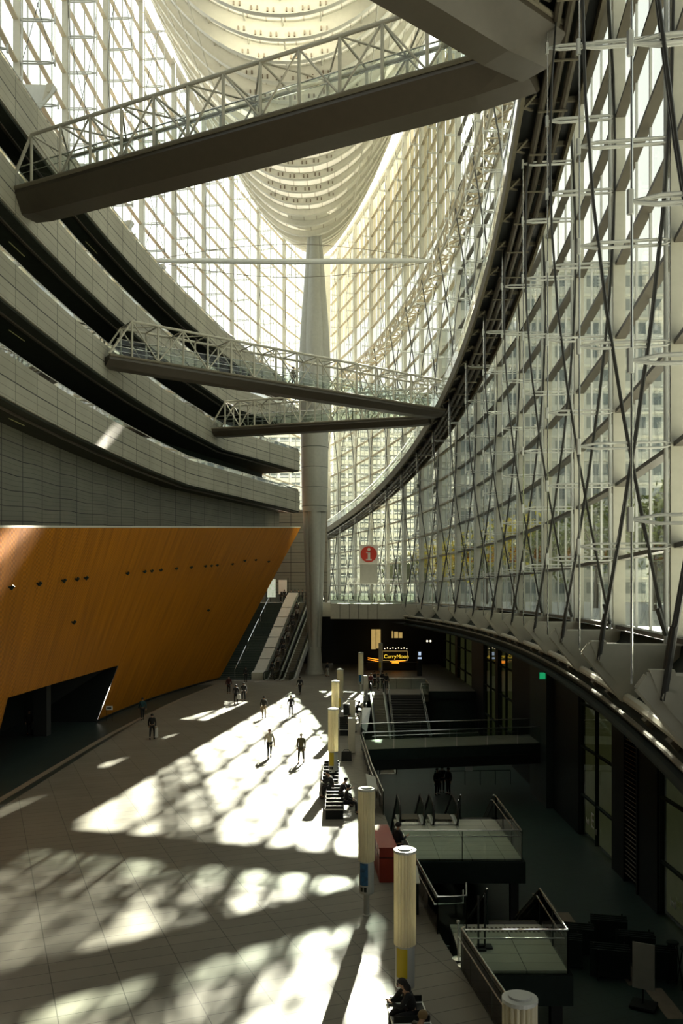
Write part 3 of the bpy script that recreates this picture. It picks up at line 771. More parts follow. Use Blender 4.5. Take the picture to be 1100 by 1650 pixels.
bridge('footbridge', (-16.0,59.5), (8.3,77.2), 25.6, 'white truss footbridge with a person on it, before the column', nb=15, deckH=.7, Wd=2.0)
bridge('footbridge', (-12.4,86.2), (8.0,80.0), 25.6, 'white truss footbridge lying behind the one with a person on it', nb=13, H=2.5, deckH=.7, Wd=2.0)

# ================================================================ RAILINGS, PLATFORMS, STAIRS
def rail_path(t, pts, h=1.05, z0=None, hr=True, inset=.1, step=1.5):
    "glass balustrade along 3D points, parts under t"
    up = Vector((0,0,h)); pts = [Vector(p) for p in pts]
    for a_, c_ in zip(pts, pts[1:]):
        b = MB(); b.prism([a_+Vector((0,0,-.35)), c_+Vector((0,0,-.35)), c_+up, a_+up], (c_-a_).cross(Vector((0,0,1))).normalized()*.02); b.build('glass_panel', M['rail_glass'], t)
    b = MB(); b.tube([p+up+Vector((0,0,.02)) for p in pts], .026, 6); b.build('top_rail', M['chrome'], t)
    if hr:
        b = MB(); q = [p+up+Vector((-.09,0,-.2)) for p in pts]; b.tube(q, .022, 6); b.build('handrail', M['chrome'], t)
    b = MB()
    for a_, c_ in zip(pts, pts[1:]):
        n = max(1, int((c_-a_).length/step))
        for k in range(n+1):
            p = a_.lerp(c_, k/n); b.beam(p+Vector((0,0,-.3)), p+up*.97, .025, .05)
    b.build('post', M['dark'], t)
def railing(pts, label, **kw):
    t = thing('glass_balustrade', tuple(pts[0]), label, 'balustrade'); rail_path(t, pts, **kw); return t
def edge(ya, yb, n=6): return [(XE(ya+(yb-ya)*k/n)-.06, ya+(yb-ya)*k/n, 0) for k in range(n+1)]
railing(edge(33.6,25.4,4)+[(3.6,25.5,0),(3.75,26.6,0)], 'glass balustrade with bright rail between the two landings')
railing([(3.12,23.0,0),(3.45,20.3,0),(3.95,16.4,0),(4.45,12.2,0)], 'nearest glass balustrade running behind the bottom lamp post')
railing(edge(39.0,55,5), 'long glass balustrade from the footbridge to the escalator tops')
railing(edge(60.4,85.5,6)+[(2.6,87.7,0)], 'distant glass balustrade along the void beyond the low footbridge')

def platform(x0, y0, x1, y1, label, x0b=None):
    t = thing('landing', ((x0+x1)/2, (y0+y1)/2, -.75), label, 'landing')
    b = MB(); b.prism([(x0,y0,-.06),(x1,y0,-.06),(x1,y1,-.06),(x0b or x0,y1,-.06)], (0,0,.07)); b.build('deck', M['landing'], t)
    b = MB(); b.prism([(x0,y0-.12,-.85),(x1+.12,y0-.12,-.85),(x1+.12,y1,-.85),(x0b or x0,y1,-.85)], (0,0,.78)); b.build('fascia', M['dark'], t)
    b = MB()
    for k in range(16): b.box(x0+.5+.13*k, y1-.62, .012, x0+.57+.13*k, y1-.22, .018)
    b.build('tactile_strip', M['steel_d'], t)
    rail_path(t, [(x0,y0,0),(x1,y0,0),(x1,y1,0)], hr=True)
    b = MB(); b.box(x1-.35,y0+.3,-3.8,x1-.05,y0+.6,-.85); b.build('support', M['black'], t); b = MB(); b.box(x0+.3,y0+.5,-3.8,x0+.9,y1-.5,-.85); b.build('support', M['black'], t)
    return t
platform(2.25,32.5,6.62,38.2, 'farther grey landing with escalator tops and a glass balustrade')
platform(3.2,22.9,5.85,26.1, 'nearer grey landing with a tactile strip and glass sides')

def stairs(x0, x1, y0, z0, z1, label, sgn=1, rise=.17, run=.29, name='staircase', rails=True, dirv=None, mat_='stone_dark', riser='steel_d', side=None, group=None):
    "straight stairs from (y0,z0) down/up to z1, going sgn along y"
    t = thing(name, ((x0+x1)/2, y0, min(z0,z1)), label, 'stairs', group); n = int(abs(z1-z0)/rise); dz = (z1-z0)/n
    dx, dy = dirv or (0, sgn)
    def q(u, w, z): return Vector((w + dx*u, y0 + dy*u, z))
    b = MB()
    for k in range(n):
        u0, u1 = k*run, (k+1)*run; zt = z0+dz*k + (dz if dz > 0 else 0)
        zb_ = zt - abs(dz) - .25
        pts = [q(u0,x0,zb_),q(u0,x1,zb_),q(u1,x1,zb_),q(u1,x0,zb_)]
        b.prism(pts, (0,0,zt-zb_))
    b.build('steps', M[mat_], t)
    b = MB()
    for k in range(n+1):
        zt = z0+dz*k; u0 = k*run
        if k < n: 
            zt2 = zt + (dz if dz > 0 else 0); uu = u0 if dz > 0 else (u0+run)
            b.beam(q(uu,x0+.02,zt2+.004), q(uu,x1-.02,zt2+.004), .035, .012)
    b.build('nosing', M[riser], t)
    b = MB()
    for w in (x0-.06, x1+.06): b.prism([q(0,w-.05,z0-.45), q(0,w-.05,z0+.12), q(n*run,w-.05,z1+.12), q(n*run,w-.05,z1-.45)], (.1,0,0))
    b.build('stringer', M['dark'], t)
    if rails: rail_path(t, [q(0,x1+.06,z0), q(n*run,x1+.06,z1)], hr=True, step=2.5); rail_path(t, [q(0,x0-.06,z0), q(n*run,x0-.06,z1)], hr=True, step=2.5)
    return t
stairs(4.35,5.8,26.1,0,-3.8,'dark flight of steps going down beside the nearer landing')
stairs(5.2,6.5,38.2,0,-3.8,'dark flight of steps going down beyond the farther landing')

def escalator(x0, x1, y0, z0, z1, label, sgn=1, dirv=None, slope=.577, flat=1.6, cat='escalator', steel='dark', group=None):
    t = thing('escalator', ((x0+x1)/2, y0, min(z0,z1)), label, cat, group); dx, dy = dirv or (0, sgn)
    L = abs(z1-z0)/slope; d = 1 if z1 > z0 else -1
    def q(u, w, z): return Vector((w+dx*u, y0+dy*u, z))
    prof = [(0,z0),(flat,z0),(flat+L,z1),(2*flat+L,z1)]
    b = MB(); b.loft([[q(u,x0,z-.9 if 0<i<3 else z-.5), q(u,x1,z-.9 if 0<i<3 else z-.5), q(u,x1,z-.12), q(u,x0,z-.12)] for i,(u,z) in enumerate(prof)]); b.build('truss_casing', M[steel], t)
    b = MB(); n = int(L/.4)
    for k in range(n):
        u = flat+L*k/n; z = z0+(z1-z0)*k/n + (abs(z1-z0)/n if d > 0 else 0)
        b.prism([q(u,x0+.2,z-.4),q(u,x1-.2,z-.4),q(u+L/n,x1-.2,z-.4),q(u+L/n,x0+.2,z-.4)], (0,0,.40))
    b.prism([q(0,x0+.2,z0-.06),q(0,x1-.2,z0-.06),q(flat,x1-.2,z0-.06),q(flat,x0+.2,z0-.06)], (0,0,.07))
    b.prism([q(flat+L,x0+.2,z1-.06),q(flat+L,x1-.2,z1-.06),q(2*flat+L,x1-.2,z1-.06),q(2*flat+L,x0+.2,z1-.06)], (0,0,.07))
    b.build('steps', M['steel_d'], t)
    b = MB()
    for u, z, uu in ((.1,z0,.5),(2*flat+L-.5,z1,2*flat+L-.1)): b.prism([q(u,x0+.2,z),q(u,x1-.2,z),q(uu,x1-.2,z),q(uu,x0+.2,z)], (0,0,.02))
    b.build('comb_plate', M['chrome'], t)
    for w in (x0+.1, x1-.1):
        top = []
        for k in range(7):
            a_ = math.pi*(.5+k/6) ; top.append(q(.05+.45*math.cos(a_), w, z0+.5+.45*math.sin(a_)))
        top = top[::-1]
        path = top + [q(flat,w,z0+.95), q(flat+L,w,z1+.95)]
        e_ = []
        for k in range(7):
            a_ = math.pi*(.5-k/6); e_.append(q(2*flat+L-.05+.45*math.cos(a_), w, z1+.5+.45*math.sin(a_)))
        path += e_
        b = MB(); b.tube(path, .045, 6); b.build('handrail', M['black'], t)
        g = MB(); g.face([q(.05,w,z0+.05), q(flat,w,z0+.05), q(flat,w,z0+.93), q(.05,w,z0+.93)]); g.face([q(flat,w,z0+.05), q(flat+L,w,z1+.05), q(flat+L,w,z1+.93), q(flat,w,z0+.93)]); g.face([q(flat+L,w,z1+.05), q(2*flat+L,w,z1+.05), q(2*flat+L,w,z1+.93), q(flat+L,w,z1+.93)])
        g.build('balustrade_glass', M['smoke_glass'], t)
        s_ = MB(); s_.loft([[q(u,w-.09,z-.12), q(u,w+.09,z-.12), q(u,w+.09,z+.07), q(u,w-.09,z+.07)] for u, z in prof]); s_.build('skirt', M['steelg'], t)
    return t
escalator(2.35,3.55,37.2,0,-3.8,'escalator going down with black rimmed newels at the farther landing, beside the long balustrade')
escalator(3.75,4.95,37.2,0,-3.8,'escalator going down with black rimmed newels at the farther landing, beside the steps')

# low footbridge across the void
t = thing('footbridge', (7,57.5,-.7), 'low grey footbridge with glass sides crossing the basement void', 'footbridge')
b = MB(); b.prism([(1.2,55,-.65),(LW,57.6,-.65),(LW,61.2,-.65),(1.2,58.8,-.65)], (0,0,.66)); b.build('deck', M['dark'], t)
b = MB(); b.prism([(1.2,55.1,.012),(LW,57.7,.012),(LW,61.1,.012),(1.2,58.7,.012)], (0,0,.01)); b.build('paving', M['floor'], t)
b = MB(); b.prism([(1.2,55,-1.3),(LW,57.6,-1.3),(LW,61.2,-1.3),(1.2,58.8,-1.3)], (0,0,.64)); b.build('soffit_beam', M['black'], t)
b = MB()
for (xa,ya),(xb,yb) in (((1.25,55.0),(LW,57.6)),((1.25,58.8),(LW,61.2))):
  b = MB()
  for k in range(6):
        p = Vector((xa+(xb-xa)*k/6,ya+(yb-ya)*k/6,0)); q_ = Vector((xa+(xb-xa)*(k+1)/6,ya+(yb-ya)*(k+1)/6,0)); b.prism([p+Vector((.04,0,0)),q_-Vector((.04,0,0)),q_+Vector((-.04,0,1.05)),p+Vector((.04,0,1.05))],(0,.02,0))
  b.build('glass_panel', M['rail_glass'], t)
b = MB(); b.tube([(1.3,55,1.1),(LW,57.6,1.1)], .03, 6); b.tube([(1.3,58.8,1.1),(LW,61.2,1.1)], .03, 6); b.tube([(1.9,55.15,.85),(11.5,57.2,.85)], .022, 6); b.build('handrail', M['chrome'], t)

# landing, stairs and escalator beyond the low footbridge
stairs(4.6,7.6,85.2,0,-3.8,'distant flight of steps descending towards the low footbridge', sgn=-1, run=.5)
escalator(2.75,4.2,86.5,0,-3.8,'distant escalator beside the steps beyond the low footbridge', sgn=-1, slope=.22, flat=1.5)
t = thing('landing', (5.5,86.8,-.7), 'distant railed landing at the head of the basement steps', 'landing')
b = MB(); b.box(2.4,85.2,-.7,8.4,88.4,.02); b.build('deck', M['floor'], t)
rail_path(t, [(8.4,88.3,0),(8.4,85.2,0),(7.7,85.2,0)]); rail_path(t, [(2.6,90.2,0),(8.6,90.2,0)])

# ================================================================ MAIN STAIRS AND ESCALATORS TO THE UPPER PLAZA
DV = (.19,.98)
t0 = stairs(-16.6,-10.3,99.6,0,8.5,'broad staircase climbing beside the orange timber wall', rise=.17, run=.30, dirv=DV, rails=False, mat_='floor_low')
b = MB()
for (u0,u1) in ((.3,4.6),(5.4,9.8),(10.6,14.6)):
    for w in (-12.1,):
        z_ = lambda u: 8.5*u/15+.95
        b.tube([(w+DV[0]*u0,99.6+DV[1]*u0,z_(u0)),(w+DV[0]*u1,99.6+DV[1]*u1,z_(u1))], .04, 6)
        for u in (u0,(u0+u1)/2,u1): b.tube([(w+DV[0]*u,99.6+DV[1]*u,z_(u)-.95),(w+DV[0]*u,99.6+DV[1]*u,z_(u))], .025, 5)
b.build('centre_handrail', M['chrome'], t0)
t = thing('sloping_partition', (-9.6,101,0), 'broad stone-clad sloping band between the staircase and the escalators', 'partition')
def q(u, w, z): return Vector((w+DV[0]*u, 99.6+DV[1]*u, z))
b = MB(); b.loft([[q(u,-10.15,z-.6),q(u,-8.85,z-.6),q(u,-8.85,z+.5),q(u,-10.15,z+.5)] for u,z in ((0,.3),(1.2,.5),(15.2,8.6),(16.8,9.3))]); b.build('cladding', M['pale'], t)
b = MB()
for k in range(1,7): u = 1.2+14*k/7.0; z = .5+8.1*k/7.0; b.beam(q(u,-10.18,z+.51), q(u,-8.82,z+.51), .14, .03)
b.build('joint', M['dark'], t)
escalator(-8.7,-7.35,98.6,0,8.5,'crowded escalator with a queue of people, left of the pair', dirv=DV)
escalator(-6.95,-5.6,98.6,0,8.5,'empty escalator with bright steel edges, right of the pair', dirv=DV, steel='steelg')
b = MB(); b.prism([(-14.2,97.3,.015),(-6,97.9,.015),(-6,98.3,.015),(-14.2,97.7,.015)], (0,0,.01)); tag(b.build('trim_6', M['inlay']), kind='structure')
# bright entrance panels at the head of the stairs
t = thing('lit_display_board', (-9,117.5,8.5), 'pale glowing boards at the head of the staircase', 'display board')
b = MB(); b.box(-9.9,118,9.2,-8.8,118.1,11.6); b.build('board', mat('pale_screen', (.6,.7,.6), .5, emit=(.75,.9,.75), es=.35, var=.3), t)
b = MB(); b.box(-8.4,118,9.6,-7.3,118.1,11.5); b.build('board', M['white'], t)
b = MB(); b.box(-10.1,118.1,8.5,-10,118.2,11.8); b.box(-7.2,118.1,8.5,-7.1,118.2,11.8); b.build('frame', M['dark'], t)
# balustrade of the upper plaza
t = thing('glass_balustrade', (2,104.3,8.5), 'pale green glass balustrade on the upper plaza behind the column', 'balustrade')
rail_path(t, [(-1.3,104.7,8.5),(5.3,103.5,8.5),(8.6,103.5,8.5)], h=1.2)
# information sign
t = thing('information_sign', (3.4,108,8.5), 'square white sign with a red disc and a white letter i', 'information sign')
X0, Z0 = 3.32, EYE+(HOR-893)/FPX*108
b = MB(); b.box(X0-1.12,108,Z0-1.15,X0+1.12,108.1,Z0+1.15); b.build('panel', M['signwhite'], t)
b = MB(); b.tube([(X0,107.99,Z0),(X0,107.95,Z0)], .98, 40); b.build('red_disc', M['signred'], t)
b = MB(); b.tube([(X0+.02,107.94,Z0+.58),(X0+.02,107.90,Z0+.58)], .19, 20)
b.box(X0-.12,107.9,Z0-.62,X0+.18,107.94,Z0+.25); b.box(X0-.30,107.9,Z0+.13,X0+.18,107.94,Z0+.27); b.box(X0-.33,107.9,Z0-.76,X0+.37,107.94,Z0-.6); b.build('letter', M['signwhite'], t)
b = MB(); b.box(X0-1.08,108.02,Z0-3.6,X0+1.08,108.08,Z0-1.18); b.build('lower_board', M['pale'], t)
b = MB(); b.box(X0-1.0,108.1,8.5,X0-.92,108.2,Z0+1.1); b.box(X0+.92,108.1,8.5,X0+1.0,108.2,Z0+1.1); b.build('post', M['steelg'], t)
# little lattice gantry on the upper plaza
t = thing('lattice_gantry', (3,110,8.5), 'low white lattice gantry on the upper plaza behind the information sign', 'gantry')
b = MB()
for z in (11.0,11.6): b.tube([(.9,111,z),(7.6,111,z-.2)], .05, 6)
for k in range(20): b.tube([(.9+.335*k,111,11.0 if k%2 else 11.6),(.9+.335*(k+1),111,11.6 if k%2 else 11.0)], .03, 5)
for x in (.9,4.2,7.6): b.tube([(x,111,8.5),(x,111,11.3)], .06, 6)
b.build('frame', M['white'], t)

# ================================================================ LOWER HALL FAR END: cafe
t = thing('cafe_sign', (7,112,0), 'dark signboard with glowing yellow lettering above a cafe counter', 'sign')
sx0, sy, sz = 6.75-1.4, 112.0, EYE-(1062-HOR)/FPX*112
b = MB(); b.box(sx0-.1,sy,sz-.15,sx0+2.95,sy+.1,sz+.95); b.build('board', M['black'], t)
text_obj('CurryMoon', .66, (sx0+.0,sy-.02,sz+.12), (R(90),0,0), M['neony'], 'lettering', t)
b = MB(); [b.box(sx0-.15+a_,sy-.06,sz-.2+c_,sx0-.15+a_+w_,sy-.02,sz-.2+c_+h_) for a_,c_,w_,h_ in ((0,0,3.15,.04),(0,1.2,3.15,.04),(0,0,.04,1.2),(3.11,0,.04,1.2))]; b.build('frame', M['amber'], t)
b = MB()
for k in range(9): b.lathe([(.03,0),(.07,.05),(.03,.1)], (sx0+.1+.35*k,sy-.2,sz+1.3+.05*(k%2)), 8)
b.build('spot_bulb', M['bulb'], t)
t = thing('cafe_counter', (5,111,0), 'cafe counter with glowing orange neon edge lines', 'counter')
b = MB(); b.box(3.2,111.4,0,9.5,112.4,1.0); b.build('body', M['black'], t)
z0_ = EYE-(1060-HOR)/FPX*110.5
b = MB(); b.tube([(3.3,110.5,z0_),(5.0,110.9,z0_-.3)], .05, 6); b.tube([(3.3,110.5,z0_-.22),(5.0,110.9,z0_-.55)], .035, 6); b.tube([(6.1,110.9,z0_-.5),(8.0,110.6,z0_-.35)], .05, 6); b.tube([(6.3,110.9,z0_-.65),(7.2,110.9,z0_-.65)], .06, 6); b.build('neon_tube', M['neon'], t)
wn = 130
for (px0,py0,px1,py1,Y) in ((598,1014,605,1046,118),(606,1014,613,1045,118),(631,1017,633,1028,118),(635,1018,641,1028,118),(642,1019,648,1028,118)):
    x0,x1 = (px0-550)/FPX*Y,(px1-550)/FPX*Y; z1,z0 = EYE-(py0-HOR)/FPX*Y, EYE-(py1-HOR)/FPX*Y
    b = MB(); b.box(x0,Y,z0,x1,Y+.1,z1); o = b.build('window_%d' % wn, M['amber']); wn += 1; tag(o, kind='structure')
t = thing('pendant_lamp', (13,107,3.5), 'pair of tiny warm lamps glowing high in the dark hall beyond the cafe sign', 'lamp')
x_, z_ = (690-550)/FPX*107, EYE-(1033-HOR)/FPX*107
b = MB(); b.lathe([(.03,-.12),(.12,0),(.03,.12)], (x_-.15,107,z_), 10); b.lathe([(.03,-.12),(.12,0),(.03,.12)], (x_+.25,107,z_), 10); b.build('bulb', M['bulb'], t)
b = MB(); b.tube([(x_-.15,107,z_),(x_-.15,107,6.0)], .01, 4); b.tube([(x_+.25,107,z_),(x_+.25,107,6.0)], .01, 4); b.build('cord', M['black'], t)
t = thing('information_screen', (10,104,0), 'small glowing bluish screen on a dark stand beyond the void', 'screen')
x_, z_ = (676-550)/FPX*104, EYE-(1058-HOR)/FPX*104
b = MB(); b.box(x_-.22,104,z_-.28,x_+.22,104.05,z_-.08); b.box(x_-.15,104,z_+.15,x_+.15,104.05,z_+.55); b.build('display', M['lcd'], t)
b = MB(); b.box(x_-.3,104.06,0,x_+.3,104.2,z_+.7); b.build('stand', M['black'], t)
t = thing('exit_sign', (13,60,4), 'small green emergency sign under the ring beam', 'exit sign')
x_, Y = (877-550)/FPX*56, 56; z_ = EYE-(1089-HOR)/FPX*56
b = MB(); b.box(x_-.3,Y,z_-.2,x_+.25,Y+.1,z_+.2); b.build('green_panel', M['green'], t)
b = MB(); b.box(x_+.35,Y,z_-.2,x_+.75,Y+.1,z_+.1); b.build('orange_panel', M['orange_l'], t)
b = MB(); b.box(x_-.35,Y+.1,z_-.25,x_+.8,Y+.15,z_+.25); b.tube([(x_,Y+.12,z_+.2),(x_,Y+.12,6.0)], .02, 5); b.build('housing', M['black'], t)

# ================================================================ LAMP POSTS
def lamp_post(x, y, label, banner, rz=0, side=1):
    t = thing('lamp_post', (0,0,0), label, 'lamp post', 'fluted lamp posts along the void')
    b = MB(); b.lathe([(.12,0),(.12,.02),(.085,.03),(.085,1.0)], (0,0,0), 14); b.build('foot', M['steelg'], t)
    b = MB(); b.lathe([(.12,.66),(.215,.68),(.225,.72),(.225,1.66),(.20,1.68)], (0,0,0), 20); s_ = b.build('sign_case', M['steelg'], t)
    if banner:
        b = MB(); n = 8
        for k in range(n):
            a0, a1 = R(-150+70*k/n), R(-150+70*(k+1)/n); r_ = .232
            b.face([(r_*math.cos(a0),r_*math.sin(a0),.95),(r_*math.cos(a1),r_*math.sin(a1),.95),(r_*math.cos(a1),r_*math.sin(a1),1.62),(r_*math.cos(a0),r_*math.sin(a0),1.62)])
        b.build('poster', M[banner], t)
        b = MB()
        for k in range(2):
            a0, a1 = R(-142+30*k), R(-120+30*k); r_ = .234
            b.face([(r_*math.cos(a0),r_*math.sin(a0),.76),(r_*math.cos(a1),r_*math.sin(a1),.76),(r_*math.cos(a1),r_*math.sin(a1),.9),(r_*math.cos(a0),r_*math.sin(a0),.9)])
        b.build('notice', M['black'], t)
    b = MB(); n = 72; pts = []; fs = []; H0, H1 = 1.66, 3.8
    for z in (H0, H1):
        for k in range(n):
            a_ = 2*math.pi*k/n; r_ = .222+.034*abs(math.sin(a_*9)); pts.append((r_*math.cos(a_), r_*math.sin(a_), z))
    for k in range(n): fs.append((k,(k+1)%n,(k+1)%n+n,k+n))
    b.idx(pts, fs); b.build('lamp_cover', M['lampshade'], t)
    b = MB(); b.lathe([(.10,1.6),(.10,3.75)], (0,0,0), 10); b.build('core_tube', M['steelg'], t)
    b = MB(); b.lathe([(.245,3.78),(.262,3.80),(.262,3.85),(.17,3.86),(.165,3.89),(.15,3.89)], (0,0,0), 28); b.build('cap', M['steelg'], t)
    t.location = (x,y,0); t.rotation_euler = (0,0,rz); return t
for x, y, l, bn in ((2.62,13.0,'nearest fluted lamp post, its cap at the bottom picture edge',None),
    (1.47,20.5,'fluted lamp post with a yellow poster behind the seated woman','yellow'),
    (.76,26.9,'fluted lamp post with a blue poster, casting a long shadow','blue'),
    (-.43,45.4,'fluted lamp post with a yellow poster rising from the occupied bench','yellow'),
    (-.42,59.6,'plain fluted lamp post between the two yellow-poster posts',None),
    (-.10,68.8,'distant fluted lamp post with a yellow poster beside the second bench','yellow'),
    (1.92,88.0,'distant thin lamp post with a small blue poster','blue'),
    (4.6,104.0,'farthest thin lamp post before the cafe sign','yellow')):
    lamp_post(x, y, l, bn)

# ================================================================ BENCHES, TOTEMS, KIOSKS
def bench(x, y, L, label, n=6, rz=0):
    t = thing('bench', (0,0,0), label, 'bench', 'long benches beside the lamp posts')
    b = MB(); b.box(-.42,0,.40,.42,L,.46); b.build('seat', M['white'], t)
    for k in range(n+1):
        b = MB(); b.box(-.40,L*k/n-.02,.46,.40,L*k/n+.02,.60); b.build('divider', M['black'], t)
    b = MB()
    for k in range(n):
        for s_ in (-1,1): b.box(s_*.22-.16,L*(k+.5)/n-L/n*.38,.46,s_*.22+.16,L*(k+.5)/n+L/n*.38,.475)
    b.build('seat_pad', M['black'], t)
    b = MB(); b.box(-.38,.05,0,.38,L-.05,.38); b.build('base', M['black'], t)
    t.location = (x,y,0); t.rotation_euler = (0,0,rz); return t
bench(-.30,38.2,4.2,'nearer white-topped bench with three people sitting on it')
bench(-.55,43.6,4.8,'white-topped bench directly behind the fully occupied one')
bench(.25,60.5,5.0,'distant bench with one dark-clothed person')
bench(.55,67.5,5.5,'farthest bench with a pale-shirted person')
bench(1.72,17.3,2.9,'bench at the bottom picture edge under the two sitters', n=3, rz=.1)
def totem(x, y, w, d, h, label, rz=0, m='pale', name='totem'):
    t = thing(name, (x,y,0), label, 'totem')
    b = MB(); b.box(x-w/2,y-d/2,.04,x+w/2,y+d/2,h, rz=rz, c=(x,y)); b.build('body', M[m], t)
    b = MB(); b.box(x-w/2+.03,y-d/2+.03,0,x+w/2-.03,y+d/2-.03,.05, rz=rz, c=(x,y)); b.build('plinth', M['dark'], t)
    return t
totem(.62,54.0,.42,.35,2.15,'tall pale grey totem slab standing behind the second bench')
totem(.78,62.5,.42,.35,2.2,'farther pale grey totem slab, right behind its twin')
totem(2.2,80,.4,.3,2.3,'distant pale grey totem beside the thin blue-poster lamp post')
t = thing('map_stand', (1.45,40.2,0), 'pale sloping map stand by the long glass balustrade', 'map stand')
b = MB(); b.prism([(1.15,39.2,1.15),(1.6,39.2,1.0),(1.6,42.0,1.0),(1.15,42.0,1.15)], (0,0,.06)); b.build('panel', M['pale'], t)
b = MB(); b.box(1.3,39.3,0,1.45,39.5,1.02); b.box(1.3,41.6,0,1.45,41.8,1.02); b.box(1.25,39.25,.2,1.5,39.3,1.0); b.build('leg', M['pale'], t)
t = thing('reflector_panel', (2.0,62,0), 'bright white slanted panel catching sunlight beside the void', 'panel')
b = MB(); b.prism([(1.25,60.9,.6),(1.75,60.9,.2),(2.2,66.5,1.1),(1.6,66.5,1.1)], (0,.05,.05)); b.build('sheet', M['white'], t)
b = MB(); b.box(1.3,60.95,0,1.4,61.05,.6); b.box(1.7,66.3,0,1.8,66.4,1.1); b.build('support', M['steelg'], t)
# red kiosk
t = thing('red_cabinet', (1.5,30.8,0), 'dark red cabinet beside the blue-poster lamp post', 'cabinet')
b = MB(); b.box(1.22,29.9,0,1.80,32.8,1.15, rz=.06, c=(1.5,31)); b.build('body', M['red'], t)
b = MB()
for k in range(1,4): b.box(1.205,29.9+.725*k-.01,.1,1.215,29.9+.725*k+.01,1.1, rz=.06, c=(1.5,31))
b.box(1.215,29.88,.82,1.805,29.9,.84, rz=.06, c=(1.5,31)); b.box(1.205,29.9,.82,1.215,32.8,.84, rz=.06, c=(1.5,31)); b.build('door_joint', M['black'], t)
b = MB(); b.box(1.19,29.87,1.15,1.83,32.83,1.19, rz=.06, c=(1.5,31)); b.build('top', M['red'], t)
b = MB(); b.tube([(1.12,32.1,1.22),(1.12,32.1,1.38)], .07, 10); b.build('knob', M['signred'], t)
t = thing('leaflet_stand', (2.2,27.4,0), 'dark leaflet stand with coloured papers behind the yellow-poster lamp post', 'leaflet stand')
b = MB(); b.prism([(1.75,26.9,0),(2.35,26.9,0),(2.35,26.9,.95),(1.75,26.9,.9)], (0,.9,0)); b.build('body', M['dark'], t)
b = MB(); b.prism([(1.72,26.8,.93),(2.38,26.8,.98),(2.38,27.85,1.18),(1.72,27.85,1.13)], (0,0,.03)); b.build('tray', M['pale'], t)
for k, (dx, dy, m) in enumerate(((.1,.15,'white'),(.32,.3,'blue'),(.1,.5,'signred'),(.35,.65,'white'),(.12,.78,'white'))):
    b = MB(); z_ = 1.0+.19*dy+.02; b.prism([(1.75+dx,26.85+dy,z_),(1.93+dx,26.85+dy,z_+.01),(1.93+dx,27.05+dy,z_+.05),(1.75+dx,27.05+dy,z_+.04)], (0,0,.01)); b.build('leaflet', M[m], t)
# queue posts by the gap in the balustrade
for i, (px, py) in enumerate(((738,1545),(747,1556))):
    x, y = fp(px, py); t = thing('queue_post', (x,y,0), ('thin metal queue post at the gap between the balustrades' if i == 0 else 'second metal queue post touching the nearest balustrade end'), 'queue post')
    b = MB(); b.lathe([(.17,0),(.17,.015),(.04,.04)], (x,y,0), 20); b.build('base', M['chrome'], t)
    b = MB(); b.lathe([(.025,.03),(.025,.95),(.045,.96),(.045,1.02)], (x,y,0), 12); b.build('pole', M['chrome'], t)
for i, (x, y) in enumerate(((3.75,22.55+1.7),(3.95,24.4))):
    t = thing('notice_stand', (x,y,0), ('dark twin-legged notice stand on the nearer landing' if i == 0 else 'slim dark post of the notice stand on the nearer landing'), 'stand')
    b = MB(); b.box(x-.2,y-.15,.02,x+.2,y+.15,.06); b.build('base', M['black'], t)
    b = MB(); b.box(x-.025,y-.02,.06,x+.025,y+.02,1.5); b.build('pole', M['black'], t)
# dark stacks of folded tables, a white board and stools in the basement corner
for i, (x, y) in enumerate(((8.2,32.4),(8.9,33.4),(9.6,31.4),(10.4,34.2),(10.9,32.6),(11.2,31.3))):
    t = thing('folded_table', (x,y,-3.8), 'dark folded table stored on the basement floor, %s of the row from the landing side' % ORD[i], 'folded table', 'folded tables in the basement')
    b = MB()
    for k in range(4): b.box(x-.75,y-.4+.2*k,-3.7,x+.6,y-.34+.2*k,-2.75, rz=-.25, c=(x,y))
    b.build('top_board', M['dark'], t)
    b = MB()
    for k in range(2):
        for s_ in (-.6,.5): b.tube([(x+s_,y-.4+.6*k,-3.8),(x+s_,y-.4+.6*k,-2.7)], .03, 5)
    b.build('frame', M['black'], t)
x, y = 9.9, 29.0
t = thing('white_board', (x,y,-3.8), 'small pale board on a wheeled stand in the basement', 'board')
b = MB(); b.box(x-.35,y-.02,-3.2,x+.35,y+.02,-1.7, rz=-.5, c=(x,y)); b.build('panel', M['pale'], t)
b = MB(); b.box(x-.4,y-.35,-3.75,x+.4,y+.35,-3.68, rz=-.5, c=(x,y)); b.tube([(x,y+.05,-3.7),(x,y+.05,-1.8)], .03, 6); b.build('stand', M['black'], t)
for i in range(6):
    x, y = 11.6+.28*i, 31.0-.55*i
    t = thing('bar_stool', (x,y,-3.8), 'tall dark stool by the hall glass, %s from the louvre' % ORD[i], 'stool', 'stools in the basement corner')
    b = MB()
    for sx_ in (-1,1):
        for sy_ in (-1,1): b.tube([(x+.25*sx_,y+.25*sy_,-3.8),(x+.1*sx_,y+.1*sy_,-2.5)], .022, 5)
    b.build('leg_frame', M['black'], t)
    b = MB(); b.lathe([(.2,-2.5),(.22,-2.47),(.2,-2.43)], (x,y,0), 14); b.build('seat', M['dark'], t)
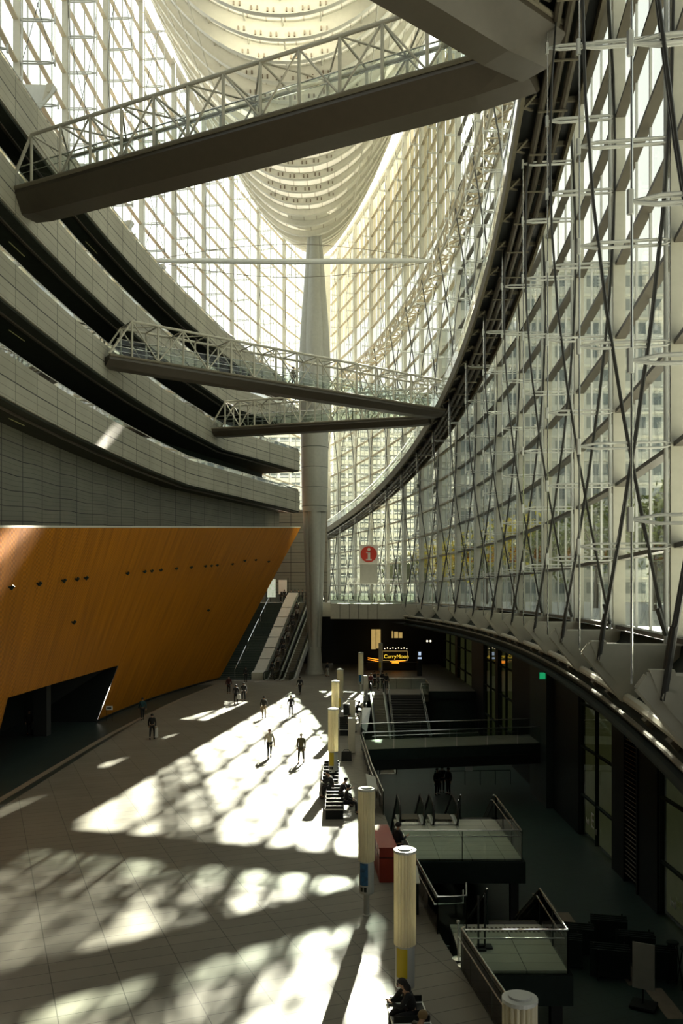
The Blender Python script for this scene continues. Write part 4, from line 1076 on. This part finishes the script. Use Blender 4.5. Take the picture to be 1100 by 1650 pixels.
# basement barrier with a small notice
t = thing('barrier', (9,60,-3.8), 'thin rail barrier with a small notice behind the group of three', 'barrier')
pts = [fp(700,1243,-2.8), fp(755,1242,-2.8), fp(822,1241,-2.8)]
b = MB(); b.tube([(p[0],p[1],-2.8) for p in pts], .03, 5); b.build('rail', M['dark'], t)
b = MB()
for k in range(6):
    p = Vector((*pts[0],0)).lerp(Vector((*pts[2],0)), k/5); b.tube([(p.x,p.y,-3.8),(p.x,p.y,-2.8)], .025, 5)
b.build('post', M['dark'], t)
b = MB(); b.box(pts[1][0]-.25,pts[1][1]-.05,-2.8,pts[1][0]+.25,pts[1][1],-2.45); b.build('notice', M['steelg'], t)
# small sign by the doorway in the orange wall and spot lights on it
x, y = fp(176,1162); t = thing('notice_stand', (x,y,0), 'small white notice on two thin legs before the orange wall', 'sign')
b = MB(); b.box(x-.25,y,.85,x+.25,y+.04,1.15); b.build('board', M['white'], t)
b = MB(); b.box(x-.16,y-.01,.95,x+.16,y,1.05); b.build('lettering_block', M['black'], t)
b = MB(); b.tube([(x-.22,y+.02,0),(x-.22,y+.02,.9)], .015, 5); b.tube([(x+.22,y+.02,0),(x+.22,y+.02,.9)], .015, 5); b.build('leg', M['black'], t)
def on_wall(px, py):
    best = None
    for i in range(161):
        s = 20+.5*i
        for j in range(61):
            p = OW(s, j/60); e_ = (550+FPX*p.x/p.y-px)**2 + (HOR-FPX*(p.z-EYE)/p.y-py)**2
            if best is None or e_ < best[0]: best = (e_, p, s)
    return best[1]
spots = [(14,949),(60,942),(100,937),(118,935),(137,933),(201,924),(229,920),(243,919),(256,918),(280,916),(305,913),(328,911),(338,910),(349,909),(371,907),(391,905),(410,904),(430,903),(114,1003),(332,983)]
proto = None
for i, (px, py) in enumerate(spots):
    p = on_wall(px, py)
    if proto is None:
        proto = thing('wall_spotlight', (0,0,0), '', 'spotlight', 'little spotlights in a row on the orange wall')
        b = MB(); b.tube([(-.05,0,0),(.12,0,-.02)], .05, 8); b.build('bracket', M['black'], proto)
        b = MB(); b.tube([(.10,0,-.12),(.26,0,.06)], .09, 10); b.build('lamp_head', M['dark'], proto); o = proto
    else: o = copy_tree(proto)
    o.location = p; o['label'] = 'small dark spotlight on the orange wall, %s in the row from the left' % ORD[i] if i < 18 else ('lone small fitting low on the orange wall above the doorway' if i == 18 else 'lone small fitting on the orange wall near the staircase')
b = MB(); b.box(-23.95,61.9,3.0,-23.9,62.2,3.6); t = thing('wall_terminal', (-23.9,62,1.5), 'small wall terminal with a red light inside the dark doorway', 'terminal'); b.build('case', M['steel_d'], t)
b = MB(); b.box(-23.9,62.0,2.5,-23.86,62.12,2.62); b.build('red_light', M['redled'], t)

# ================================================================ OUTSIDE: buildings and trees
def building(x0, y0, x1, y1, h, label, m, fl=3.6, nx=None, balc=False, z0=8.4):
    t = thing('office_building', ((x0+x1)/2,(y0+y1)/2,z0), label, 'building', 'buildings outside the glass hall')
    b = MB(); b.box(x0,y0,z0,x1,y1,z0+h); b.build('wall', M[m], t)
    b = MB(); nf = int(h/fl)
    for k in range(nf):
        z = z0+fl*k+1.3
        n = int((x1-x0)/2.4)
        for j in range(n): b.box(x0+2.4*j+.3,y0-.06,z,x0+2.4*j+2.1,y0-.01,z+1.7)
        n = int((y1-y0)/2.4)
        for j in range(n): b.box(x0-.06,y0+2.4*j+.3,z,x0-.01,y0+2.4*j+2.1,z+1.7)
    b.build('window_band', M['bldw'], t)
    b = MB()
    for k in range(nf+1): b.box(x0-.35,y0-.5 if balc else y0-.25,z0+fl*k-.15,x1+.3,y0,z0+fl*k+(.75 if balc else .2)); b.box(x0-.35,y0-.25,z0+fl*k-.15,x0,y1,z0+fl*k+.2)
    b.build('floor_band', M['pale'], t)
building(17.9,135,50,145,52,'tall pale building added outside to shade the basement void, its top above the ring truss','bld')  # stepped block added, outline shaped to keep sun off the void
building(14.9,136,16.9,146,42,'narrow lower wing added in front of the tall pale building to shape its shade','bld')
building(12.0,137,14.2,147,32,'lowest step added to the pale building beyond the glass to shape its shade','bld')
building(-30,186,24,210,40,'white striped apartment block beyond the end of the hall','white',fl=1.9,balc=True)
building(46,10,70,130,16,'long grey building across the street on the right','bld2')
def tree(x, y, h, label, m):
    t = thing('tree', (x,y,8.4), label, 'tree', 'trees outside the right glass wall')
    b = MB(); b.tube([(x,y,8.4),(x+.1,y,8.4+h*.35),(x-.1,y+.1,8.4+h*.7)], .2, 8, rs=[.24,.17,.08])
    for k in range(5):
        a_ = k*1.26; b.tube([(x,y,8.4+h*(.3+.05*k)),(x+h*.22*math.cos(a_),y+h*.22*math.sin(a_),8.4+h*(.55+.06*k))], .06, 5, rs=[.09,.03])
    b.build('trunk', M['bark'], t)
    b = MB(); rnd = random.Random(int(x*10+y))
    for k in range(900):
        u, v_, w_ = rnd.gauss(0,1), rnd.gauss(0,1), rnd.gauss(0,1); l = math.sqrt(u*u+v_*v_+w_*w_)+1e-6; r_ = h*.34*rnd.uniform(.45,1)*(1+.25*math.sin(3*u)+.2*math.sin(5*w_))
        c = Vector((x+u/l*r_, y+v_/l*r_, 8.4+h*.64+w_/l*r_*.95)); s_ = rnd.uniform(.18,.38)
        a_ = Vector((rnd.uniform(-1,1),rnd.uniform(-1,1),rnd.uniform(-1,1))).normalized()*s_; d_ = a_.cross(Vector((rnd.uniform(-1,1),rnd.uniform(-1,1),rnd.uniform(-1,1)))).normalized()*s_*.8
        b.face([c-a_, c-d_*.6, c+a_, c+d_*.6])
    b.build('foliage', M[m], t)
for i, (x, y, h, m) in enumerate(((12.5,116,9,'leaf_y'),(16.5,125,10,'leaf_y'),(11,129,7,'leaf_g'),(18,110,10,'leaf_g'),(19,98,11,'leaf_y'),(21,90,9,'leaf_g'),(23,80,11,'leaf_g'),(24,68,10,'leaf_g'),(24,56,11,'leaf_g'),(23,46,10,'leaf_g'),(20,38,10,'leaf_g'),(8.3,137,7,'leaf_g'))):
    tree(x, y, h, '%s tree outside the right glass wall, %s from the column end' % ('yellow-leaved' if m == 'leaf_y' else 'green', ORD[[1,2,3,4,5,6,7,8,9,10,11,0][i]]), m)
# ================================================================ PEOPLE
def skin_mesh(name, joints, edges, root, m, sub=1):
    names = list(joints); me = bpy.data.meshes.new(name)
    me.from_pydata([joints[k][0] for k in names], [(names.index(a_), names.index(c_)) for a_, c_ in edges], [])
    o = bpy.data.objects.new(name, me); COL.objects.link(o)
    o.modifiers.new('skin', 'SKIN'); 
    if sub: s_ = o.modifiers.new('sub', 'SUBSURF'); s_.levels = sub; s_.render_levels = sub
    sv = me.skin_vertices[0].data
    for i, k in enumerate(names):
        r_ = joints[k][1]; sv[i].radius = r_ if isinstance(r_, tuple) else (r_, r_)
        sv[i].use_root = (k == root)
    bpy.context.view_layer.update()
    new = bpy.data.meshes.new_from_object(o.evaluated_get(bpy.context.evaluated_depsgraph_get()))
    bpy.data.objects.remove(o); bpy.data.meshes.remove(me)
    new.name = name; new.materials.clear(); new.materials.append(m)
    for p in new.polygons: p.use_smooth = True
    return new
def V(*a): return Vector(a)
def skeleton(kind):
    "joint positions for a 1.70 m figure facing -Y (towards the viewer when placed with rz=0)"
    J = {}
    if kind in ('stand','walk','phone','lean'):
        sp = dict(stand=(0,0), walk=(.24,-.22), phone=(0,0), lean=(0,.05))[kind]
        J.update(pelvis=V(0,0,.93), waist=V(0,.0,1.06), chest=V(0,.0,1.27), neck0=V(0,.01,1.43), neck=V(0,0,1.49), head=V(0,-.015,1.58), crown=V(0,0,1.65))
        for s_, sd_ in ((-1,'R'),(1,'L')):
            f = sp[0] if s_ < 0 else sp[1]
            J['hip'+sd_] = V(.09*s_,0,.88); J['knee'+sd_] = V(.10*s_,-f*.62-.02,.49); J['ank'+sd_] = V(.10*s_,-f*.85+.03,.09+(.05 if f < 0 else 0)); J['toe'+sd_] = V(.11*s_,-f*.85-.14,.035)
            J['sh'+sd_] = V(.175*s_,.01,1.39)
            if kind == 'phone' or (kind == 'lean' and s_ < 0):
                J['el'+sd_] = V(.23*s_,-.03,1.12); J['wr'+sd_] = V(.12*s_,-.26,1.20); hd = V(-.03*s_,-.10,.04)
            else:
                g = -f*.7; J['el'+sd_] = V(.25*s_,.02-g*.4,1.12); J['wr'+sd_] = V(.26*s_,-.04-g,.88); hd = V(0,-.02,-.09)
            J['hand'+sd_] = J['wr'+sd_]+hd
    else:  # sitting, seat at 0.46
        lean = .16 if kind == 'sitphone' else .05
        J.update(pelvis=V(0,.0,.55), waist=V(0,-.02,.68), chest=V(0,-.02-lean*.5,.88), neck0=V(0,-.02-lean,1.04), neck=V(0,-.05-lean,1.10), head=V(0,-.10-lean*1.1,1.18), crown=V(0,-.11-lean*1.1,1.26))
        for s_, sd_ in ((-1,'R'),(1,'L')):
            J['hip'+sd_] = V(.10*s_,-.03,.53); J['knee'+sd_] = V(.14*s_,-.46,.53); J['ank'+sd_] = V(.13*s_,-.47,.09); J['toe'+sd_] = V(.15*s_,-.64,.035)
            J['sh'+sd_] = V(.175*s_,-.02-lean*.9,1.0)
            if kind == 'sitphone': J['el'+sd_] = V(.22*s_,-.20-lean,.76); J['wr'+sd_] = V(.07*s_,-.42-lean*.6,.82); hd = V(-.02*s_,-.09,.05)
            else: J['el'+sd_] = V(.25*s_,-.10,.74); J['wr'+sd_] = V(.17*s_,-.33,.63); hd = V(-.02*s_,-.09,-.03)
            J['hand'+sd_] = J['wr'+sd_]+hd
    return J
PM = {}
def people_meshes(kind):
    if kind in PM: return PM[kind]
    J = skeleton(kind); sit = kind.startswith('sit')
    j = {}; e_ = []
    rad = dict(pelvis=(.13,.10), waist=(.115,.085), chest=(.145,.10), neck0=(.07,.06), neck=(.05,.05), head=(.078,.092), crown=(.062,.072))
    for k in rad: j[k] = (J[k], rad[k])
    j['chin'] = (J['head']+V(0,-.035,-.055), (.045,.045)); 
    e_ += [('pelvis','waist'),('waist','chest'),('chest','neck0'),('neck0','neck'),('neck','head'),('head','crown')]
    j.pop('chin')
    for s_, sd_ in ((-1,'R'),(1,'L')):
        for k, r_ in (('sh',.052),('el',.037),('wr',.024),('hip',.085),('knee',.052),('ank',.034),('toe',.03)): j[k+sd_] = (J[k+sd_], r_)
        e_ += [('chest','sh'+sd_),('sh'+sd_,'el'+sd_),('el'+sd_,'wr'+sd_),('pelvis','hip'+sd_),('hip'+sd_,'knee'+sd_),('knee'+sd_,'ank'+sd_),('ank'+sd_,'toe'+sd_)]
        h = J['hand'+sd_]; w = J['wr'+sd_]; d = (h-w).normalized(); side = V(s_,0,0); side = (side - d*side.dot(d)).normalized(); nrm_ = d.cross(side)
        palm = w + d*.045; j['palm'+sd_] = (palm, (.026,.018)); e_.append(('wr'+sd_,'palm'+sd_))
        for f in range(4):
            L = (.066,.075,.070,.056)[f]; b0 = palm + d*.038 + side*(.027-.018*f)*(-1)
            curl = V(0,0,-1)*0 + nrm_*(.25*s_)
            p1 = b0 + d*L*.5; p2 = p1 + (d*.75+curl).normalized()*L*.5
            for q_, nm_ in ((b0,'a'),(p1,'b'),(p2,'c')): j['f%d%s%s' % (f,nm_,sd_)] = (q_, .0088 if nm_ != 'c' else .0072)
            e_ += [('palm'+sd_,'f%da%s' % (f,sd_)),('f%da%s' % (f,sd_),'f%db%s' % (f,sd_)),('f%db%s' % (f,sd_),'f%dc%s' % (f,sd_))]
        t1 = palm - side*.035 + d*.012; t2 = t1 - side*.014 + d*.035
        j['ta'+sd_] = (t1,.011); j['tb'+sd_] = (t2,.009); e_ += [('palm'+sd_,'ta'+sd_),('ta'+sd_,'tb'+sd_)]
    body = skin_mesh('body', j, e_, 'pelvis', M['skin'])
    # jacket
    g = {}; ee = []
    gr = dict(pelvis=(.155,.125), waist=(.145,.115), chest=(.168,.125), neck0=(.085,.075))
    for k in gr: g[k] = (J[k], gr[k])
    ee += [('pelvis','waist'),('waist','chest'),('chest','neck0')]
    for sd_ in 'RL':
        w = J['wr'+sd_]; el = J['el'+sd_]
        g['sh'+sd_] = (J['sh'+sd_], .072); g['el'+sd_] = (el, .058); g['wr'+sd_] = (w, .040)
        ee += [('chest','sh'+sd_),('sh'+sd_,'el'+sd_),('el'+sd_,'wr'+sd_)]
    jacket = skin_mesh('jacket', g, ee, 'chest', M['black'])
    g2 = dict(g); 
    if not sit:
        g2['hem'] = (J['pelvis']+V(0,0,-.30), (.19,.16)); coat = skin_mesh('coat', g2, ee+[('pelvis','hem')], 'chest', M['black'])
    else: coat = jacket
    t_ = {'pelvis': (J['pelvis']+V(0,0,-.0), (.14,.115))}; te = []
    for sd_ in 'RL':
        t_['hip'+sd_] = (J['hip'+sd_], .098); t_['knee'+sd_] = (J['knee'+sd_], .070); t_['ank'+sd_] = (J['ank'+sd_]+V(0,0,.03), .052)
        te += [('pelvis','hip'+sd_),('hip'+sd_,'knee'+sd_),('knee'+sd_,'ank'+sd_)]
    trousers = skin_mesh('trousers', t_, te, 'pelvis', M['black'])
    shoe = []
    for sd_ in 'RL':
        a_, t2 = J['ank'+sd_], J['toe'+sd_]
        shoe.append(skin_mesh('shoe', {'a': (a_+V(0,.02,-.02), .048), 'b': (V(a_.x,a_.y+.03,.045), (.046,.045)), 'm': ((V(a_.x,a_.y,.045)+t2)/2, (.05,.04)), 'c': (t2+V(0,0,.005), (.044,.032))}, [('a','b'),('b','m'),('m','c')], 'b', M['black']))
    # hair and face
    hc = J['head']+V(0,.012,.03)
    b = MB(); n = 16; rings = []
    fwd = V(0,-1,0)
    for i in range(9):
        ph = math.pi/2*(i/8)*1.25
        for k in range(n):
            th = 2*math.pi*k/n; fr = max(0,-math.sin(th))
            phk = ph*(1-.36*fr)
            b.v.append(tuple(hc+V(.098*math.sin(phk)*math.cos(th), .112*math.sin(phk)*math.sin(th)+.006, .105*math.cos(phk))))
    for i in range(8):
        for k in range(n): b.f.append((i*n+k,(i+1)*n+k,(i+1)*n+(k+1)%n,i*n+(k+1)%n)); b.uv.append(None); b.mi.append(0)
    o = b.build('hair', M['hair'], smooth=True); hair = o.data; bpy.data.objects.remove(o)
    b = MB()
    fc = J['head']+V(0,-.088,0)
    for s_ in (-1,1): b.lathe([(.004,-.007),(.012,0),(.004,.007)], tuple(fc+V(.03*s_,-.002,.012)), 8)
    o = b.build('eyes', M['eye']); eyes = o.data; bpy.data.objects.remove(o)
    b = MB(); b.prism([tuple(fc+V(-.011,-.0,-.022)), tuple(fc+V(.011,0,-.022)), tuple(fc+V(0,0,.018))], (0,-.02,-.004)); o = b.build('nose', M['skin']); nose = o.data; bpy.data.objects.remove(o)
    b = MB(); b.box(fc.x-.022,fc.y-.006,fc.z-.048,fc.x+.022,fc.y+.02,fc.z-.038); o = b.build('mouth', M['lip']); mouth = o.data; bpy.data.objects.remove(o)
    b = MB()
    for s_ in (-1,1): b.lathe([(.006,-.025),(.014,0),(.006,.025)], tuple(J['head']+V(.085*s_,.01,0)), 8, sx=.6, sy=1.2)
    o = b.build('ears', M['skin']); ears = o.data; bpy.data.objects.remove(o)
    PM[kind] = dict(body=body, jacket=jacket, coat=coat, trousers=trousers, shoes=shoe, hair=hair, eyes=eyes, nose=nose, mouth=mouth, ears=ears, J=J)
    return PM[kind]
CM = {}
def cloth(col):
    if col not in CM: CM[col] = mat('cloth_%d' % len(CM), col, .85, var=.12, scale=6)
    return CM[col]
BLK = (.012,.012,.012)
def person(x, y, z, rz, kind, label, top=BLK, legs=BLK, long_coat=False, hair=(.012,.01,.009), scale=1.0, group=None, face=True, long_hair=False, hat=False, shoes=BLK):
    P = people_meshes(kind); t = thing('person', (0,0,0), label, 'person', group)
    def put(nm, me, m=None):
        o = bpy.data.objects.new(nm, me); COL.objects.link(o); o.parent = t
        if m is not None: o.material_slots[0].link = 'OBJECT'; o.material_slots[0].material = m
        return o
    bd = put('body', P['body'])
    put('coat' if long_coat else 'jacket', P['coat' if long_coat else 'jacket'], cloth(top)); put('trousers', P['trousers'], cloth(legs))
    for s_ in P['shoes']: put('shoe', s_, cloth(shoes))
    put('hair', P['hair'], cloth(hair))
    if face:
        for k in ('eyes','nose','mouth','ears'): put(k, P[k])
    if long_hair:
        J = P['J']; b = MB(); h = J['head']; b.tube([h+V(0,.05,.07), h+V(0,.085,-.02), J['neck']+V(0,.08,-.03), J['neck0']+V(0,.10,-.1)], .08, 10, rs=[.07,.085,.085,.04]); o = b.build('hair', cloth(hair), t, smooth=True)
    t.location = (x,y,z); t.rotation_euler = (0,0,rz); t.scale = (scale,)*3
    return t
def at(px, py, kind, label, rz=0, z=0, **kw):
    x, y = fp(px, py, z); return person(x, y, z, rz, kind, label, **kw)
PI = math.pi
at(434,1221,'walk','person in a pale coat and dark trousers walking in the sunlight', rz=.2, top=(.50,.46,.36), long_coat=True, legs=BLK, hair=(.10,.05,.02))
at(485,1229.5,'walk','person in an olive coat with swinging arms in the sunlight', rz=-.2, top=(.10,.09,.045), long_coat=True, legs=(.04,.035,.025), hair=(.25,.2,.12))
at(425,1157,'walk','person in a dark jacket and tan trousers walking away', rz=PI, top=(.03,.03,.025), legs=(.20,.15,.08))
at(468.5,1155,'stand','person in a dark suit standing at the edge of the sunlight', rz=.1, top=(.015,.017,.022), legs=(.015,.017,.022))
at(483,1119,'walk','person in dark clothes walking nearest to the column on open floor', rz=PI+.3, top=BLK)
at(368.5,1118,'stand','dark-clothed person with a red front at the foot of the wide staircase', rz=.2, top=(.05,.008,.006), long_coat=True)
at(396,1099,'stand','dark figure standing right at the foot of the sloping stone band', rz=PI)
pA = at(380,1134,'walk','dark-clothed person carrying a white bag beside a companion', rz=PI, long_coat=True)
at(392.5,1130,'walk','dark-clothed companion walking right of the person with the white bag', rz=PI)
at(229.5,1160,'walk','person in a dark teal top and black trousers by the orange wall', rz=PI+.4, top=(.012,.05,.055))
at(245,1191,'walk','person in black with a long white bag near the inlaid floor strip', rz=PI, top=BLK)
at(527,1090,'walk','person in a white skirt crossing the floor near the column base', rz=1.2, top=BLK, legs=(.5,.48,.42), long_coat=False)
at(461,1091,'stand','dark figure waiting at the foot of the empty escalator', rz=PI)
at(47,1184,'stand','dark figure in the doorway beside the grey pillar, holding a bag', rz=.6, top=BLK, long_coat=True)
# bags
def bag(px, py, w, h, label, m='white', z=0, cat='bag', nm='carrier_bag', dz=.3, off=(0,0)):
    x, y = fp(px, py, z); x += off[0]; y += off[1]; t = thing(nm, (x,y,z), label, cat)
    b = MB(); b.prism([(x-w/2,y-.06,z+dz),(x+w/2,y-.06,z+dz),(x+w/2*.9,y-.05,z+dz+h),(x-w/2*.9,y-.05,z+dz+h)], (0,.12,0)); b.build('pouch', M[m], t)
    b = MB(); b.tube([(x-w*.3,y,z+dz+h),(x-w*.2,y,z+dz+h+.12),(x+w*.2,y,z+dz+h+.12),(x+w*.3,y,z+dz+h)], .012, 5); b.build('handle', M[m], t)
bag(383,1134,.34,.42,'white bag held by the person walking with a companion', dz=.42, off=(.1,-.1))
bag(251,1191,.18,.62,'long white bag carried by the person in black', dz=.12, off=(.05,-.02))
bag(53,1184,.4,.35,'dark bag beside the figure in the doorway', m='black', dz=.0, off=(.1,0))
bag(558,1226,.62,.55,'black bag on the floor next to the tall totem', m='black', dz=.0)
bag(558,1146,.4,.4,'black bag at the end of the distant bench', m='black', dz=.0)
# seated people
person(-.42,42.3,0,-PI/2+.2,'sitphone','person in black hunched over on the occupied bench, farthest of its three', top=BLK, legs=BLK)
person(-.05,40.7,0,PI/2-.2,'sitphone','person in black in the middle of the occupied bench', top=(.02,.018,.02), legs=BLK)
person(.18,39.2,0,PI/2,'sit','person with dark crossed legs at the near end of the occupied bench', top=BLK, legs=(.015,.015,.02))
person(.42,62.2,0,PI/2-.3,'sit','dark-clothed person alone on the distant bench', top=BLK, legs=BLK)
person(.75,70.3,0,PI/2,'sit','person in a pale shirt on the farthest bench', top=(.42,.38,.32), legs=BLK)
person(1.15,69.2,0,PI/2+.3,'sitphone','dark-clothed person bending forward beside the pale-shirted one', top=BLK, legs=BLK)
person(1.58,19.55,0,-PI/2+.25,'sitphone','long-haired woman in black looking at a phone on the nearest bench', top=(.010,.010,.010), legs=(.01,.01,.012), long_hair=True, scale=1.0)
person(1.55,17.9,0,PI/2+.7,'sit','person with light brown hair sitting beside the woman with the phone', top=(.035,.028,.018), legs=(.02,.018,.014), hair=(.17,.11,.045))
x, y = fp(655,1596,1.0)
t = thing('mobile_phone', (x,y,.9), 'small phone in the hands of the long-haired woman', 'phone')
J = skeleton('sitphone'); ph = (J['handR']+J['handL'])/2; rm = Matrix.Rotation(-PI/2+.25, 3, 'Z'); ph = rm @ ph + Vector((1.58,19.55,0))
t.location = ph; b = MB(); b.box(-.07,-.035,.03,.07,.035,.04, rz=.25); b.build('case', M['black']).parent = t; b = MB(); b.box(-.062,-.030,.0402,.062,.030,.042, rz=.25); b.build('display', M['lcd']).parent = t
person(2.0,31.2,0,PI/2+.5,'lean','man in a dark suit leaning over the red cabinet', top=(.012,.013,.018), legs=(.012,.013,.018))
# basement group
for px, py, l, rz in ((704,1281,'leftmost of the three dark figures standing on the basement floor',.6),(712,1277,'middle one of the three dark figures on the basement floor',PI),(722,1280,'rightmost of the three dark figures on the basement floor',-.9)):
    at(px, py, 'stand', l, rz=rz, z=-3.8, scale=1.06)
# person on the footbridge
A_, B_ = Vector((-16.0,59.5)), Vector((8.3,77.2)); fr = .535
pb = A_.lerp(B_, .505); person(pb.x, pb.y, 25.6, 1.2, 'walk', 'person in a brown coat walking across the white footbridge', top=(.12,.085,.04), legs=BLK, long_coat=True)
# queue on the left escalator and people at its head
for i in range(11):
    u = 2.0+1.15*i; zz = 8.5*(u-1.6)/14.73+.05; w = -8.25+.35*(i%2)
    person(w+DV[0]*u, 98.6+DV[1]*u, zz, PI+.2, 'stand', 'person standing on the crowded escalator, %s from the bottom' % ORD[i], group='queue on the crowded escalator', top=[BLK,(.03,.03,.035),(.08,.07,.06),(.2,.19,.17)][(i*7)%4], legs=BLK, face=False)
for i, (x, y) in enumerate(((-7.6,117.7),(-7.2,118.2),(-6.7,117.6),(-6.2,118.1),(-5.7,117.5),(-5.2,118.0),(-4.7,117.6),(-8.1,118.1))):
    person(x, y, 8.5, PI+.3*i, 'stand', 'dark figure in the crowd at the head of the escalators, %s from the left' % ORD[[1,2,3,4,5,6,7,0][i]], group='crowd at the head of the escalators', face=False)
# dark crowd near the cafe
for i, (px, py) in enumerate(((597,1112),(603,1108),(609,1113),(616,1108),(622,1112))):
    at(px, py, 'stand', 'dark figure in the crowd before the cafe, %s from the left' % ORD[i], rz=.8*i, group='crowd before the cafe', face=False, top=(.10,.01,.01) if i == 0 else BLK)
